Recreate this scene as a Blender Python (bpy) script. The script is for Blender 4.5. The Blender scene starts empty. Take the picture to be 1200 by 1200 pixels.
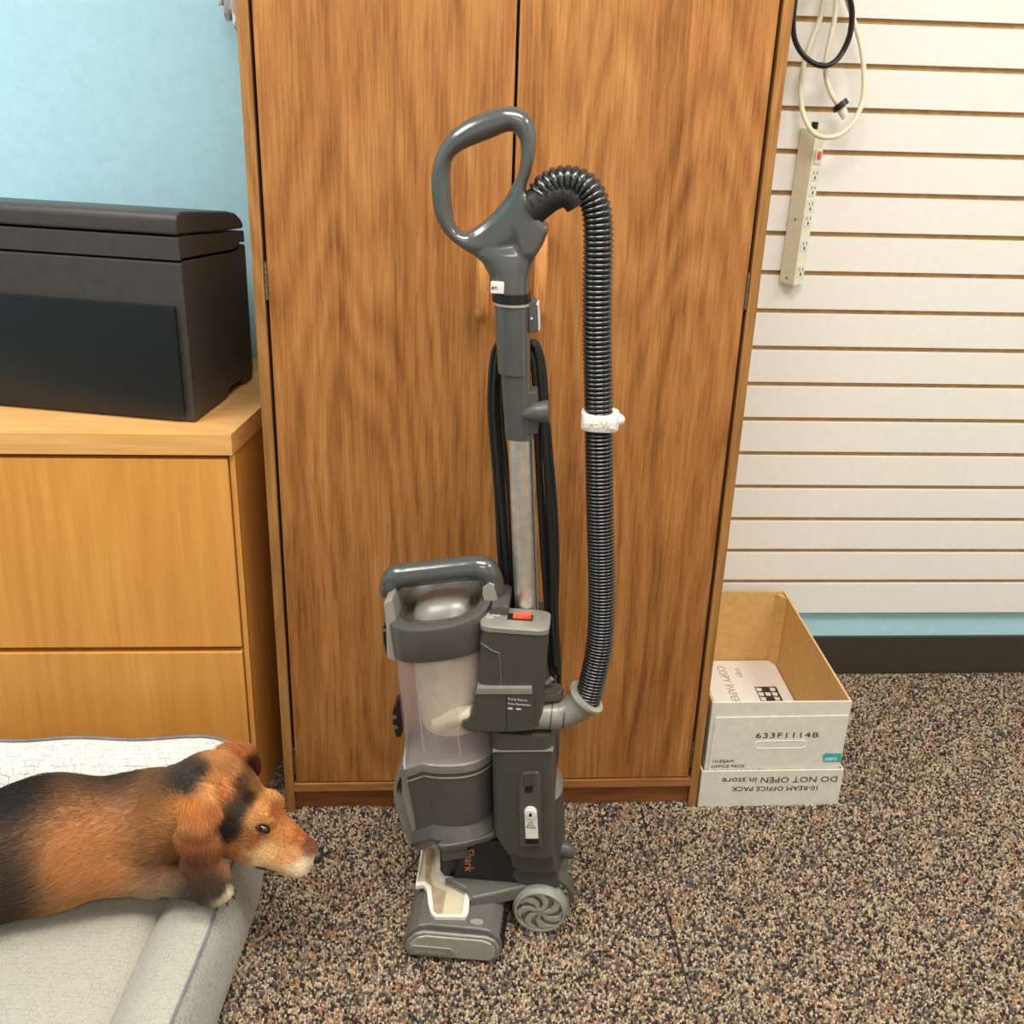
import bpy, bmesh, math, random
import numpy as np
from mathutils import Matrix, Vector
S = bpy.context.scene
C = S.collection
PI = math.pi
rnd = random.Random(7)
# ------------------------------------------------------------------ camera
cam = bpy.data.objects.new('camera', bpy.data.cameras.new('camera'))
C.objects.link(cam); S.camera = cam
cam.data.sensor_fit = 'HORIZONTAL'; cam.data.sensor_width = 36.0
cam.data.lens = 1300 / 1200 * 36
cam.data.clip_start = .05
_c, _s = math.cos, math.sin
pitch, roll, yaw = .419, .035, -.0776
cam.matrix_world = Matrix.Translation((-.1156, -1.6906, 1.3743)) @ (Matrix.Rotation(yaw, 4, 'Z') @ Matrix.Rotation(PI/2 - pitch, 4, 'X') @ Matrix.Rotation(roll, 4, 'Z'))
# ------------------------------------------------------------------ light
W = bpy.data.worlds.new('world'); S.world = W; W.use_nodes = True
W.node_tree.nodes['Background'].inputs[0].default_value = (1, .97, .92, 1)
W.node_tree.nodes['Background'].inputs[1].default_value = .06
def area(name, loc, rot, size, power, col=(1, .955, .90)):
    l = bpy.data.lights.new(name, 'AREA'); l.shape = 'RECTANGLE'; l.size, l.size_y = size; l.energy = power; l.color = col
    o = bpy.data.objects.new(name, l); o.location = loc; o.rotation_euler = rot; C.objects.link(o); return o
area('ceiling_panel_light', (.15, -.95, 2.58), (0, 0, 0), (1.2, .6), 44)
area('ceiling_panel_light', (1.75, -.9, 2.58), (0, 0, 0), (.6, 1.2), 30)
area('ceiling_panel_light', (-1.45, -.8, 2.58), (0, 0, 0), (.6, 1.2), 38)
area('ceiling_panel_light', (.1, -2.9, 2.58), (0, 0, 0), (1.2, .6), 30)
S.view_settings.view_transform = 'Standard'; S.view_settings.look = 'None'
S.view_settings.exposure = .04; S.view_settings.gamma = 1; S.view_settings.use_curve_mapping = False
# ------------------------------------------------------------------ materials
def lin(c):
    return tuple((x/255/12.92 if x/255 <= .04045 else ((x/255 + .055)/1.055)**2.4) for x in c)
class NT:
    def __init__(s, name):
        s.m = bpy.data.materials.new(name); s.m.use_nodes = True
        s.t = s.m.node_tree; s.b = s.t.nodes['Principled BSDF']
    def n(s, typ, **kw):
        nd = s.t.nodes.new(typ)
        for k, v in kw.items(): setattr(nd, k, v)
        return nd
    def l(s, a, b): s.t.links.new(a, b)
    def coord(s, scale=(1, 1, 1), kind='Object', rot=(0, 0, 0)):
        tc = s.n('ShaderNodeTexCoord'); mp = s.n('ShaderNodeMapping')
        mp.inputs['Scale'].default_value = scale; mp.inputs['Rotation'].default_value = rot
        s.l(tc.outputs[kind], mp.inputs[0]); return mp.outputs[0]
    def noise(s, vec, scale, detail=4, rough=.55, dist=0):
        n = s.n('ShaderNodeTexNoise'); n.inputs['Scale'].default_value = scale; n.inputs['Detail'].default_value = detail
        n.inputs['Roughness'].default_value = rough; n.inputs['Distortion'].default_value = dist
        s.l(vec, n.inputs['Vector']); return n.outputs[0]
    def ramp(s, fac, stops):
        r = s.n('ShaderNodeValToRGB'); e = r.color_ramp.elements
        while len(e) < len(stops): e.new(.5)
        for el, (p, c) in zip(e, stops): el.position = p; el.color = (*lin(c), 1) if len(c) == 3 else c
        s.l(fac, r.inputs[0]); return r.outputs[0]
    def mix(s, fac, a, b, mode='MIX'):
        n = s.n('ShaderNodeMix', data_type='RGBA', blend_type=mode)
        if isinstance(fac, (int, float)): n.inputs[0].default_value = fac
        else: s.l(fac, n.inputs[0])
        for i, x in ((6, a), (7, b)):
            if isinstance(x, tuple): n.inputs[i].default_value = (*x[:3], 1)
            else: s.l(x, n.inputs[i])
        return n.outputs[2]
    def bump(s, h, strength=.2, dist=.001):
        n = s.n('ShaderNodeBump'); n.inputs['Strength'].default_value = strength; n.inputs['Distance'].default_value = dist
        s.l(h, n.inputs['Height']); s.l(n.outputs[0], s.b.inputs['Normal'])
    def col(s, x):
        if isinstance(x, tuple): s.b.inputs['Base Color'].default_value = (*x, 1)
        else: s.l(x, s.b.inputs['Base Color'])
def plastic(name, c, rough=.4, metal=0, spec=.5, speck=.06, coat=0):
    t = NT(name); v = t.coord()
    n = t.noise(v, 60, 3)
    lo = tuple(max(0, x*(1 - speck)) for x in c); hi = tuple(min(255, x*(1 + speck)) for x in c)
    t.col(t.ramp(n, [(.3, lo), (.7, hi)]))
    t.b.inputs['Roughness'].default_value = rough; t.b.inputs['Metallic'].default_value = metal
    t.b.inputs['Specular IOR Level'].default_value = spec; t.b.inputs['Coat Weight'].default_value = coat
    t.bump(t.noise(v, 900, 2), .04, .0003)
    return t.m
def wood(name, dark, mid, light, grain=1.0, rough=.38, horizontal=False, seed=0, pore=.5, fleck=.45):
    t = NT(name)
    st = .045
    tc = t.n('ShaderNodeTexCoord')
    def vec(k):
        mp = t.n('ShaderNodeMapping'); mp.inputs['Scale'].default_value = (1, 1, k) if not horizontal else (k, 1, 1)
        mp.inputs['Location'].default_value = (seed*3.7, seed*1.3, seed*.9); t.l(tc.outputs['Object'], mp.inputs[0]); return mp.outputs[0]
    v = vec(st)
    big = t.noise(vec(.05), 13*grain, 3, .55, 0)
    mid_n = t.noise(v, 120*grain, 4, .75, 0)
    fine = t.noise(vec(.035), 330*grain, 2, .6, 0)
    # cathedral figure: contour bands of a slow noise
    sl = t.noise(vec(.17), 4.2*grain, 1.5, .4, 0)
    mm = t.n('ShaderNodeMath', operation='MULTIPLY'); mm.inputs[1].default_value = 52; t.l(sl, mm.inputs[0])
    fr = t.n('ShaderNodeMath', operation='PINGPONG'); fr.inputs[1].default_value = 1; t.l(mm.outputs[0], fr.inputs[0])
    def mad(a, k, c):
        n = t.n('ShaderNodeMath', operation='MULTIPLY_ADD'); n.inputs[1].default_value = k; t.l(a, n.inputs[0])
        if isinstance(c, (int, float)): n.inputs[2].default_value = c
        else: t.l(c, n.inputs[2])
        return n.outputs[0]
    f = mad(big, .34, mad(mid_n, .48, mad(fr.outputs[0], .09, .045)))
    base = t.ramp(f, [(.36, dark), (.5, mid), (.64, light)])
    pores = t.ramp(fine, [(.38, (.62, .56, .5, 1)), (.5, (1, 1, 1, 1))])
    c = t.mix(pore, base, pores, 'MULTIPLY')
    fl = t.noise(vec(.25), 22*grain, 2, .4, .3)
    c = t.mix(t.ramp(fl, [(.70, (0, 0, 0, 1)), (.80, (fleck, fleck, fleck, 1))]), c, lin(dark))
    t.col(c); t.b.inputs['Roughness'].default_value = rough; t.b.inputs['Specular IOR Level'].default_value = .35
    t.bump(fine, .10, .0004)
    return t.m
M = {}
M['door_wood'] = wood('door_wood', (120, 72, 33), (162, 106, 55), (186, 130, 74), seed=1)
M['side_wood'] = wood('side_wood', (136, 92, 48), (162, 114, 62), (180, 132, 78), seed=2)
M['kick_wood'] = wood('kick_wood', (110, 66, 34), (138, 86, 46), (152, 98, 56), horizontal=True, seed=3)
M['rail_wood'] = wood('rail_wood', (134, 88, 48), (160, 108, 62), (174, 122, 74), horizontal=True, seed=4)
M['pull_wood'] = wood('pull_wood', (186, 120, 62), (208, 142, 80), (222, 160, 98), rough=.25, seed=5)
M['maple'] = wood('maple', (208, 140, 66), (218, 152, 74), (226, 162, 84), grain=.5, rough=.4, seed=6, pore=.12, fleck=.1)
M['maple_top'] = wood('maple_top', (214, 158, 92), (226, 172, 106), (234, 184, 120), horizontal=True, rough=.35, seed=7, pore=.12, fleck=.1)
M['blue_paint'] = plastic('blue_paint', (176, 218, 232), .8, speck=.02)
M['wall_paint'] = plastic('wall_paint', (232, 228, 218), .8, speck=.01)
M['slat_white'] = plastic('slat_white', (236, 233, 226), .3, speck=.01)
M['slat_groove'] = plastic('slat_groove', (176, 138, 88), .8, speck=.08)
M['vinyl'] = plastic('vinyl', (62, 52, 44), .5)
M['dark'] = plastic('dark', (18, 16, 15), .7)
M['steel'] = plastic('steel', (170, 160, 150), .3, 1)
M['grey_gloss'] = plastic('grey_gloss', (82, 84, 82), .2, .25, .6, .03, .3)
M['grey_plastic'] = plastic('grey_plastic', (80, 78, 73), .36, .1, .5, .04)
M['grey_body'] = plastic('grey_body', (68, 66, 61), .42, .05, .45, .04)
M['grey_mid'] = plastic('grey_mid', (102, 100, 94), .34, .1, .5, .04)
M['grey_light'] = plastic('grey_light', (136, 133, 125), .34, .2, .5, .04)
M['silver'] = plastic('silver', (168, 164, 154), .3, .3, .5, .04)
M['chrome'] = plastic('chrome', (236, 232, 226), .38, 1)
M['black'] = plastic('black', (20, 20, 22), .34)
M['black_matte'] = plastic('black_matte', (26, 24, 24), .6)
M['hose'] = plastic('hose', (34, 33, 35), .2, 0, .7, .05, .3)
M['cord_black'] = plastic('cord_black', (24, 26, 27), .42)
M['white_plastic'] = plastic('white_plastic', (222, 218, 208), .35, speck=.02)
M['clip_white'] = plastic('clip_white', (228, 222, 214), .4, speck=.02)
M['cream'] = plastic('cream', (226, 222, 196), .4, speck=.02)
M['orange'] = plastic('orange', (235, 84, 42), .3)
M['copper_print'] = plastic('copper_print', (186, 122, 84), .4)
M['printer'] = plastic('printer', (64, 59, 55), .45, 0, .35, .06)
M['kraft'] = plastic('kraft', (212, 170, 106), .85, speck=.04)
M['carton_white'] = plastic('carton_white', (216, 211, 198), .6, speck=.03)
M['paper_white'] = plastic('paper_white', (244, 242, 236), .5, speck=.01)
M['print_dark'] = plastic('print_dark', (62, 55, 50), .6)
M['print_tan'] = plastic('print_tan', (180, 160, 126), .6)
M['teal'] = plastic('teal', (60, 168, 170), .5)
M['light_print'] = plastic('light_print', (205, 202, 192), .5)
M['tyre'] = plastic('tyre', (128, 132, 120), .45)
M['dust_brown'] = plastic('dust_brown', (150, 118, 74), .6, speck=.25)
M['dust_cream'] = plastic('dust_cream', (208, 194, 160), .45, speck=.05)
M['bag'] = plastic('bag', (244, 238, 240), .35, speck=.05)
def clear(name, c, rough, alpha):
    t = NT(name); t.col(t.ramp(t.noise(t.coord((1, 1, .4)), 16, 3), [(.35, c), (.7, tuple(min(255, x + 14) for x in c))]))
    t.b.inputs['Roughness'].default_value = rough; t.b.inputs['Alpha'].default_value = alpha
    t.b.inputs['Specular IOR Level'].default_value = .6
    return t.m
M['bin_clear'] = clear('bin_clear', (200, 180, 182), .10, .30)
M['window_clear'] = clear('window_clear', (225, 220, 205), .05, .12)
def fabric(name, base, line, back=.5):
    t = NT(name)
    v = t.coord((1, 1, 1))
    w = t.n('ShaderNodeTexBrick'); w.offset = .5; w.inputs['Scale'].default_value = 1
    w.inputs['Brick Width'].default_value = .011; w.inputs['Row Height'].default_value = .0085
    w.inputs['Mortar Size'].default_value = .0005; w.inputs['Mortar Smooth'].default_value = .5
    nz = t.n('ShaderNodeTexNoise'); nz.inputs['Scale'].default_value = 30; t.l(v, nz.inputs['Vector'])
    mx = t.n('ShaderNodeMix', data_type='VECTOR'); mx.inputs[0].default_value = .012
    t.l(v, mx.inputs[4]); t.l(nz.outputs[1], mx.inputs[5]); t.l(mx.outputs[1], w.inputs['Vector'])
    brk = t.noise(v, 70, 2)
    weave = t.noise(t.coord((1, 1, 1)), 500, 2)
    c = t.mix(t.ramp(weave, [(.35, (0, 0, 0, 1)), (.65, (1, 1, 1, 1))]), tuple(x*.8 for x in lin(base)), lin(base))
    f = t.n('ShaderNodeMath', operation='MULTIPLY'); t.l(w.outputs['Fac'], f.inputs[0])
    t.l(t.ramp(brk, [(.42, (0, 0, 0, 1)), (.58, (.75, .75, .75, 1))]), f.inputs[1])
    t.col(t.mix(f.outputs[0], c, lin(line)))
    t.b.inputs['Roughness'].default_value = .95; t.b.inputs['Specular IOR Level'].default_value = .15
    t.b.inputs['Sheen Weight'].default_value = .2
    t.bump(weave, .5, .001)
    return t.m
M['bed_fabric'] = fabric('bed_fabric', (166, 162, 152), (104, 102, 100))
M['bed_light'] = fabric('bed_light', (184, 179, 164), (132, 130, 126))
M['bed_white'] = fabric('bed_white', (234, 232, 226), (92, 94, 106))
M['piping'] = plastic('piping', (120, 122, 128), .9, speck=.1)
def attr_mat(name, rough, typ='GEOMETRY'):
    t = NT(name); a = t.n('ShaderNodeAttribute', attribute_name='tint', attribute_type=typ)
    t.col(a.outputs['Color']); t.b.inputs['Roughness'].default_value = rough; t.b.inputs['Specular IOR Level'].default_value = .2
    return t.m
M['fur'] = attr_mat('fur', .6)
M['fur_strand'] = attr_mat('fur_strand', .5)
M['carpet_loop'] = attr_mat('carpet_loop', .95)
t = NT('carpet_base'); v = t.n('ShaderNodeTexVoronoi'); v.inputs['Scale'].default_value = 230; t.l(t.coord(), v.inputs['Vector'])
sx_ = t.n('ShaderNodeSeparateColor'); t.l(v.outputs['Color'], sx_.inputs[0]); t.col(t.ramp(sx_.outputs[0], [(0, (46, 38, 34)), (.25, (74, 66, 62)), (.38, (108, 93, 76)), (.56, (136, 117, 95)), (.76, (154, 136, 113)), (.95, (126, 92, 68))]))
t.b.inputs['Roughness'].default_value = 1; t.bump(v.outputs[0], 1, .003); M['carpet_base'] = t.m
# ------------------------------------------------------------------ mesh helpers
def link(name, me, mat, parent=None, smooth=30):
    o = bpy.data.objects.new(name, me); C.objects.link(o)
    if mat: me.materials.append(M[mat])
    if smooth:
        me.polygons.foreach_set('use_smooth', [True]*len(me.polygons))
        try: me.set_sharp_from_angle(angle=math.radians(smooth))
        except Exception: pass
    if parent: o.parent = parent
    return o
def raw(name, vs, fs, mat, parent=None, smooth=30, bevel=0, seg=2, fix=True):
    bm = bmesh.new(); vv = [bm.verts.new(p) for p in vs]
    for f in fs:
        try: bm.faces.new([vv[i] for i in f])
        except ValueError: pass
    if fix:
        bmesh.ops.remove_doubles(bm, verts=bm.verts, dist=1e-6)
        bmesh.ops.recalc_face_normals(bm, faces=bm.faces)
    if bevel:
        bm.normal_update()
        es = [e for e in bm.edges if e.is_manifold and e.calc_face_angle(0) > math.radians(25)]
        bmesh.ops.bevel(bm, geom=es, offset=bevel, segments=seg, profile=.5, affect='EDGES', clamp_overlap=True)
    me = bpy.data.meshes.new(name); bm.to_mesh(me); bm.free()
    o = link(name, me, mat, parent, smooth)
    if bevel: wn = o.modifiers.new('weighted', 'WEIGHTED_NORMAL'); wn.keep_sharp = True; wn.weight = 80
    return o
def box(name, lo, hi, mat, parent=None, bevel=.001, seg=2, top=None):
    x0, y0, z0 = lo; x1, y1, z1 = hi
    vs = [(x0, y0, z0), (x1, y0, z0), (x1, y1, z0), (x0, y1, z0), (x0, y0, z1), (x1, y0, z1), (x1, y1, z1), (x0, y1, z1)]
    fs = [(0, 3, 2, 1), (4, 5, 6, 7), (0, 1, 5, 4), (1, 2, 6, 5), (2, 3, 7, 6), (3, 0, 4, 7)]
    return raw(name, vs, fs, mat, parent, bevel=bevel, seg=seg)
def prism(name, poly, a, b, axis, mat, parent=None, bevel=.001, seg=2, smooth=30):
    """poly in the plane, extruded from a to b along axis ('y': poly is (x,z); 'z': poly is (x,y); 'x': poly is (y,z))"""
    P = {'y': lambda p, t: (p[0], t, p[1]), 'z': lambda p, t: (p[0], p[1], t), 'x': lambda p, t: (t, p[0], p[1])}[axis]
    n = len(poly); vs = [P(p, a) for p in poly] + [P(p, b) for p in poly]
    fs = [tuple(range(n)), tuple(range(n, 2*n))] + [(i, (i+1) % n, n + (i+1) % n, n+i) for i in range(n)]
    return raw(name, vs, fs, mat, parent, bevel=bevel, seg=seg, smooth=smooth)
def catmull(P, k=6, closed=False):
    P = [np.array(p, float) for p in P]; n = len(P); out = []
    for i in range(n if closed else n-1):
        p0 = P[(i-1) % n] if closed or i > 0 else 2*P[0]-P[1]; p1 = P[i]; p2 = P[(i+1) % n]
        p3 = P[(i+2) % n] if closed or i+2 < n else 2*P[-1]-P[-2]
        for j in range(k):
            t = j/k
            out.append(.5*((2*p1) + (-p0+p2)*t + (2*p0-5*p1+4*p2-p3)*t*t + (-p0+3*p1-3*p2+p3)*t**3))
    if not closed: out.append(P[-1])
    return out
def loft(name, secs, mat, parent=None, N=40, cap=True, smooth=35, tilt=0, zf=None):
    """horizontal superellipse sections (uc, vc, z, hu, hv, n)"""
    vs, fs = [], []
    for (uc, vc, z, hu, hv, n) in secs:
        for i in range(N):
            a = 2*PI*i/N; ca, sa = math.cos(a), math.sin(a)
            x = hu*math.copysign(abs(ca)**(2/n), ca); y = hv*math.copysign(abs(sa)**(2/n), sa)
            vs.append((uc+x, vc+y, z + tilt*x + (zf(a, z) if zf else 0)))
    for k in range(len(secs)-1):
        for i in range(N):
            j = (i+1) % N; fs.append((k*N+i, k*N+j, (k+1)*N+j, (k+1)*N+i))
    if cap:
        fs.append(tuple(range(N))[::-1]); fs.append(tuple((len(secs)-1)*N+i for i in range(N)))
    return raw(name, vs, fs, mat, parent, smooth=smooth)
def frames(path):
    P = np.array(path, float); n = len(P); T = np.gradient(P, axis=0); T /= np.linalg.norm(T, axis=1)[:, None]+1e-12
    u = np.cross(T[0], [0, 0, 1.]); 
    if np.linalg.norm(u) < .1: u = np.cross(T[0], [0, 1., 0])
    U = []
    for i in range(n):
        u = u - T[i]*np.dot(u, T[i]); u /= np.linalg.norm(u); U.append(u)
    U = np.array(U); V = np.cross(T, U); return P, T, U, V
def tube(name, path, r, mat, parent=None, N=12, cap=True, smooth=40, k=0, closed=False, flat=(1, 1), join=None):
    if k: path = catmull(path, k, closed)
    P, T, U, V = frames(path); n = len(P); vs, fs = [], []
    for i in range(n):
        ri = r(i/(n-1)) if callable(r) else r
        for j in range(N):
            a = 2*PI*j/N; vs.append(tuple(P[i] + ri*(math.cos(a)*U[i]*flat[0] + math.sin(a)*V[i]*flat[1])))
    for i in range(n - (0 if closed else 1)):
        for j in range(N):
            q = (j+1) % N; i2 = (i+1) % n; fs.append((i*N+j, i*N+q, i2*N+q, i2*N+j))
    if cap and not closed: fs += [tuple(range(N))[::-1], tuple((n-1)*N+j for j in range(N))]
    if join is not None:
        o = len(join[0]); join[0].extend(vs); join[1].extend(tuple(o+i for i in f) for f in fs); return None
    return raw(name, vs, fs, mat, parent, smooth=smooth)
def ringloop(name, pairs, v, depth, mat, parent, k=5, N=14):
    """closed loop handle: outer and inner outline points in the (u,z) plane"""
    O = catmull([(a[0], a[1]) for a, b in pairs], k, True); I = catmull([(b[0], b[1]) for a, b in pairs], k, True)
    n = len(O); vs, fs = [], []
    for i in range(n):
        c = (O[i]+I[i])/2; h = (O[i]-I[i])/2
        for j in range(N):
            a = 2*PI*j/N; p = c + h*math.cos(a); vs.append((p[0], v + depth*math.sin(a), p[1]))
    for i in range(n):
        for j in range(N):
            q = (j+1) % N; i2 = (i+1) % n; fs.append((i*N+j, i*N+q, i2*N+q, i2*N+j))
    return raw(name, vs, fs, mat, parent, smooth=60)
def plate(name, poly, hole, z0, z1, mat, parent=None, axis='z', smooth=30):
    """ring between matched polygons poly and hole"""
    P = {'y': lambda p, t: (p[0], t, p[1]), 'z': lambda p, t: (p[0], p[1], t)}[axis]
    n = len(poly); vs = [P(p, z) for z in (z0, z1) for ring in (poly, hole) for p in ring]; fs = []
    for i in range(n):
        j = (i+1) % n
        fs += [(i, j, n+j, n+i), (2*n+i, 3*n+i, 3*n+j, 2*n+j), (i, 2*n+i, 2*n+j, j), (n+i, n+j, 3*n+j, 3*n+i)]
    return raw(name, vs, fs, mat, parent, smooth=smooth)
def writing(name, body, size, mat, parent, matrix, ext=.0002, align='LEFT', shear=0, sx=1, spacing=1):
    cu = bpy.data.curves.new(name, 'FONT'); cu.body = body; cu.size = size; cu.extrude = ext; cu.align_x = align; cu.shear = shear
    cu.space_character = spacing; cu.resolution_u = 2
    tmp = bpy.data.objects.new(name, cu); C.objects.link(tmp)
    dg = bpy.context.evaluated_depsgraph_get(); me = bpy.data.meshes.new_from_object(tmp.evaluated_get(dg))
    bpy.data.objects.remove(tmp); bpy.data.curves.remove(cu)
    me.transform(matrix @ Matrix.Diagonal((sx, 1, 1, 1))); me.materials.clear()
    return link(name, me, mat, parent, 0)
def tag(o, label=None, cat=None, group=None, kind=None):
    if label: o['label'] = label
    if cat: o['category'] = cat
    if group: o['group'] = group
    if kind: o['kind'] = kind
    return o
def empty(name, loc=(0, 0, 0), rz=0, **kw):
    o = bpy.data.objects.new(name, None); o.empty_display_size = .05; C.objects.link(o); o.location = loc; o.rotation_euler = (0, 0, rz); tag(o, **kw); return o
FRONT = lambda x, y, z, rz=0: Matrix.Translation((x, y, z)) @ Matrix.Rotation(PI/2, 4, 'X') @ Matrix.Rotation(rz, 4, 'Z')
TOP = lambda x, y, z, rz=0: Matrix.Translation((x, y, z)) @ Matrix.Rotation(rz, 4, 'Z')

# ================================================================== SETTING
tag(box('floor', (-2.5, -4, -.05), (2.5, .56, -.001), 'carpet_base', bevel=0), 'brown and grey speckled loop pile carpet floor', kind='structure')
tag(box('wall_back', (-2.5, .475, 0), (2.5, .56, 2.6), 'blue_paint', bevel=0), 'light blue painted wall behind the cabinet', kind='structure')
tag(box('baseboard_back', (-2.5, .466, 0), (2.5, .475, .098), 'vinyl', bevel=.001), 'dark brown vinyl baseboard along the blue wall', kind='structure')
tag(box('wall_left', (-2.56, -4, 0), (-2.5, .475, 2.65), 'blue_paint', bevel=0), 'light blue side wall left of the desk', kind='structure')
tag(box('wall_right', (2.5, -4, 0), (2.56, .475, 2.65), 'wall_paint', bevel=0), 'off-white side wall of the room', kind='structure')
tag(box('wall_front', (-2.5, -4.06, 0), (2.5, -4, 2.65), 'wall_paint', bevel=0), 'off-white wall behind the viewer', kind='structure')
tag(box('ceiling', (-2.5, -4, 2.62), (2.5, .475, 2.68), 'wall_paint', bevel=0), 'white ceiling with light panels', kind='structure')
# carpet loops
def carpet():
    rg = np.random.default_rng(3)
    p = .0042; xs = np.arange(-.9, 1.32, p); ys = np.arange(-.82, .46, p)
    X, Y = np.meshgrid(xs, ys); X = X.ravel(); Y = Y.ravel()
    X = X + rg.uniform(-.0016, .0016, X.size); Y = Y + rg.uniform(-.0017, .0017, Y.size)
    keep = ~((Y > .02) & ((X < .37))) & (np.abs(X-.283-.004*np.sin(Y*9)) > .0030) & ~((X < -.46) & (Y < -.06))
    X, Y = X[keep], Y[keep]; n = X.size
    ln = rg.uniform(.0024, .0038, n); wd = rg.uniform(.0015, .0022, n); an = rg.uniform(0, PI, n); h = rg.uniform(.0018, .0056, n)
    ca, sa = np.cos(an), np.sin(an)
    off = [(1, 0), (.55, 1), (-.55, 1), (-1, 0), (-.55, -1), (.55, -1)]
    V = np.zeros((n, 13, 3))
    for k, (a, b) in enumerate(off):
        for r, (s, hz) in enumerate(((1, -.0015), (.72, .75))):
            V[:, k+6*r, 0] = X + s*(a*ln*ca - b*wd*sa); V[:, k+6*r, 1] = Y + s*(a*ln*sa + b*wd*ca)
            V[:, k+6*r, 2] = -.001 if r == 0 else h*hz
    V[:, 12, 0] = X; V[:, 12, 1] = Y; V[:, 12, 2] = h
    F = []
    for k in range(6):
        q = (k+1) % 6; F += [(k, q, 6+q), (k, 6+q, 6+k), (6+k, 6+q, 12)]
    F = np.array(F); FF = (F[None] + (np.arange(n)*13)[:, None, None]).reshape(-1, 3)
    me = bpy.data.meshes.new('carpet_loops'); me.vertices.add(n*13); me.vertices.foreach_set('co', V.ravel())
    nf = len(FF); me.loops.add(nf*3); me.loops.foreach_set('vertex_index', FF.ravel().astype(np.int32))
    me.polygons.add(nf); me.polygons.foreach_set('loop_start', np.arange(0, nf*3, 3, dtype=np.int32))
    me.polygons.foreach_set('use_smooth', np.ones(nf, bool)); me.update(calc_edges=True)
    pal = np.array([lin(c) for c in [(186, 168, 142), (164, 144, 118), (132, 114, 94), (56, 46, 42), (88, 82, 80), (156, 112, 82), (112, 102, 94)]])
    def wave(s):
        a = rg.uniform(0, 6.3, (6, 2)); f = rg.uniform(s*.5, s*1.5, (6, 2)); return sum(np.sin(X*f[i, 0]*((-1)**i)+Y*f[i, 1]+a[i, 0]) for i in range(6))/2.4
    w1, w2 = wave(60), wave(45)
    r = rg.uniform(0, 1, n); idx = np.select([r < .20, r < .40, r < .56, r < .80, r < .90, r < .93], [0, 1, 2, 3, 4, 5], 6)
    idx = np.where((w1 > .75) & (rg.uniform(0, 1, n) < .17), 5, idx); idx = np.where((w2 > .7) & (rg.uniform(0, 1, n) < .22), 4, idx)
    col = pal[idx]*rg.uniform(.82, 1.18, (n, 1))
    at = me.attributes.new('tint', 'FLOAT_COLOR', 'POINT'); cc = np.ones((n, 13, 4)); cc[:, :, :3] = col[:, None, :]
    at.data.foreach_set('color', cc.ravel())
    o = link('carpet_loops', me, 'carpet_loop', None, 0); o.parent = bpy.data.objects['floor']; o['kind'] = 'stuff'
carpet()
box('seam', (.2812, -.83, -.0008), (.2848, -.0, .0006), 'dark', bpy.data.objects['floor'], bevel=0)
# slatwall: each slat a piece of its own
sw = empty('wall_slats', (0, .459, 0)); tag(sw, 'white slatwall panel with tan grooves right of the cabinet', kind='structure')
box('backing_board', (.20, .008, .166), (1.45, .016, 1.95), 'slat_groove', sw, bevel=0)
zg = [1.3128 - .0762*k for k in range(-8, 15)]
for k, z in enumerate(zg[:-1]):
    z0, z1 = zg[k+1]+.0047, z-.0047
    if k == 0: s0 = box('slat', (.20, 0, z0), (1.45, .0085, z1), 'slat_white', sw, bevel=.0015); zref = z0
    else:
        s = s0.copy(); C.objects.link(s); s.location.z = z0-zref
box('slat', (.20, 0, .166), (1.45, .0085, zg[-1]-.0047), 'slat_white', sw, bevel=.0015)

# ================================================================== CABINET
cab = empty('wardrobe_cabinet', (0, .225, 0)); tag(cab, 'tall brown wood-grain cabinet with two doors behind the vacuum', 'cabinet')
def cb(name, lo, hi, mat, parent=cab, **k):
    o = box(name, (lo[0], lo[1]-.225, lo[2]), (hi[0], hi[1]-.225, hi[2]), mat, parent, **k); return o
cb('side_panel', (-.388, 0, 0), (-.3715, .45, 1.86), 'side_wood')
cb('side_panel', (.3745, 0, 0), (.390, .45, 1.86), 'side_wood')
cb('top_panel', (-.3715, 0, 1.842), (.3745, .45, 1.86), 'rail_wood')
cb('back_panel', (-.3715, .44, .05), (.3745, .45, 1.842), 'dark')
cb('bottom_shelf', (-.3715, 0, .0475), (.3745, .44, .0645), 'rail_wood')
cb('toe_kick', (-.3715, .012, 0), (.3745, .03, .0475), 'kick_wood')
cb('gap_shade_sheet', (-.3715, .030, .0645), (.3745, .034, 1.84), 'dark', bevel=0)  # added near-black sheet behind both doors, stands in for shade in the gaps
dl = cb('door', (-.3665, .004, .0675), (-.0015, .024, 1.838), 'door_wood', bevel=.0008)
dr = cb('door', (.003, .004, .0675), (.3695, .024, 1.838), 'door_wood', bevel=.0008)
def pull(x, parent, z0=.962, z1=1.075):
    path = [(x, .004-.225, z0-.004), (x, -.012-.225, z0-.006), (x, -.026-.225, z0+.004), (x, -.032-.225, z0+.03), (x, -.034-.225, (z0+z1)/2), (x, -.032-.225, z1-.03), (x, -.026-.225, z1-.004), (x, -.012-.225, z1+.006), (x, .004-.225, z1+.004)]
    return tube('pull_handle', path, .0098, 'pull_wood', parent, N=16, k=5)
pull(-.043, dl); pull(.044, dr)
def hinge(x, z, parent, s):
    vs = []; o = None
    j = ([], [])
    for i in range(6):
        z0 = z - .028 + i*.0095
        tube('h', [(x, -.222, z0), (x, -.222, z0+.0082)], .0024, None, N=10, join=j)
    tube('h', [(x, -.221, z-.029), (x, -.221, z+.03)], .0014, None, N=8, join=j)
    return raw('hinge', j[0], j[1], 'steel', parent)
zt = [(-0.3695,0.9986),(0.3702,0.996),(-0.3664,0.1155),(0.3647,0.118)]
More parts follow.
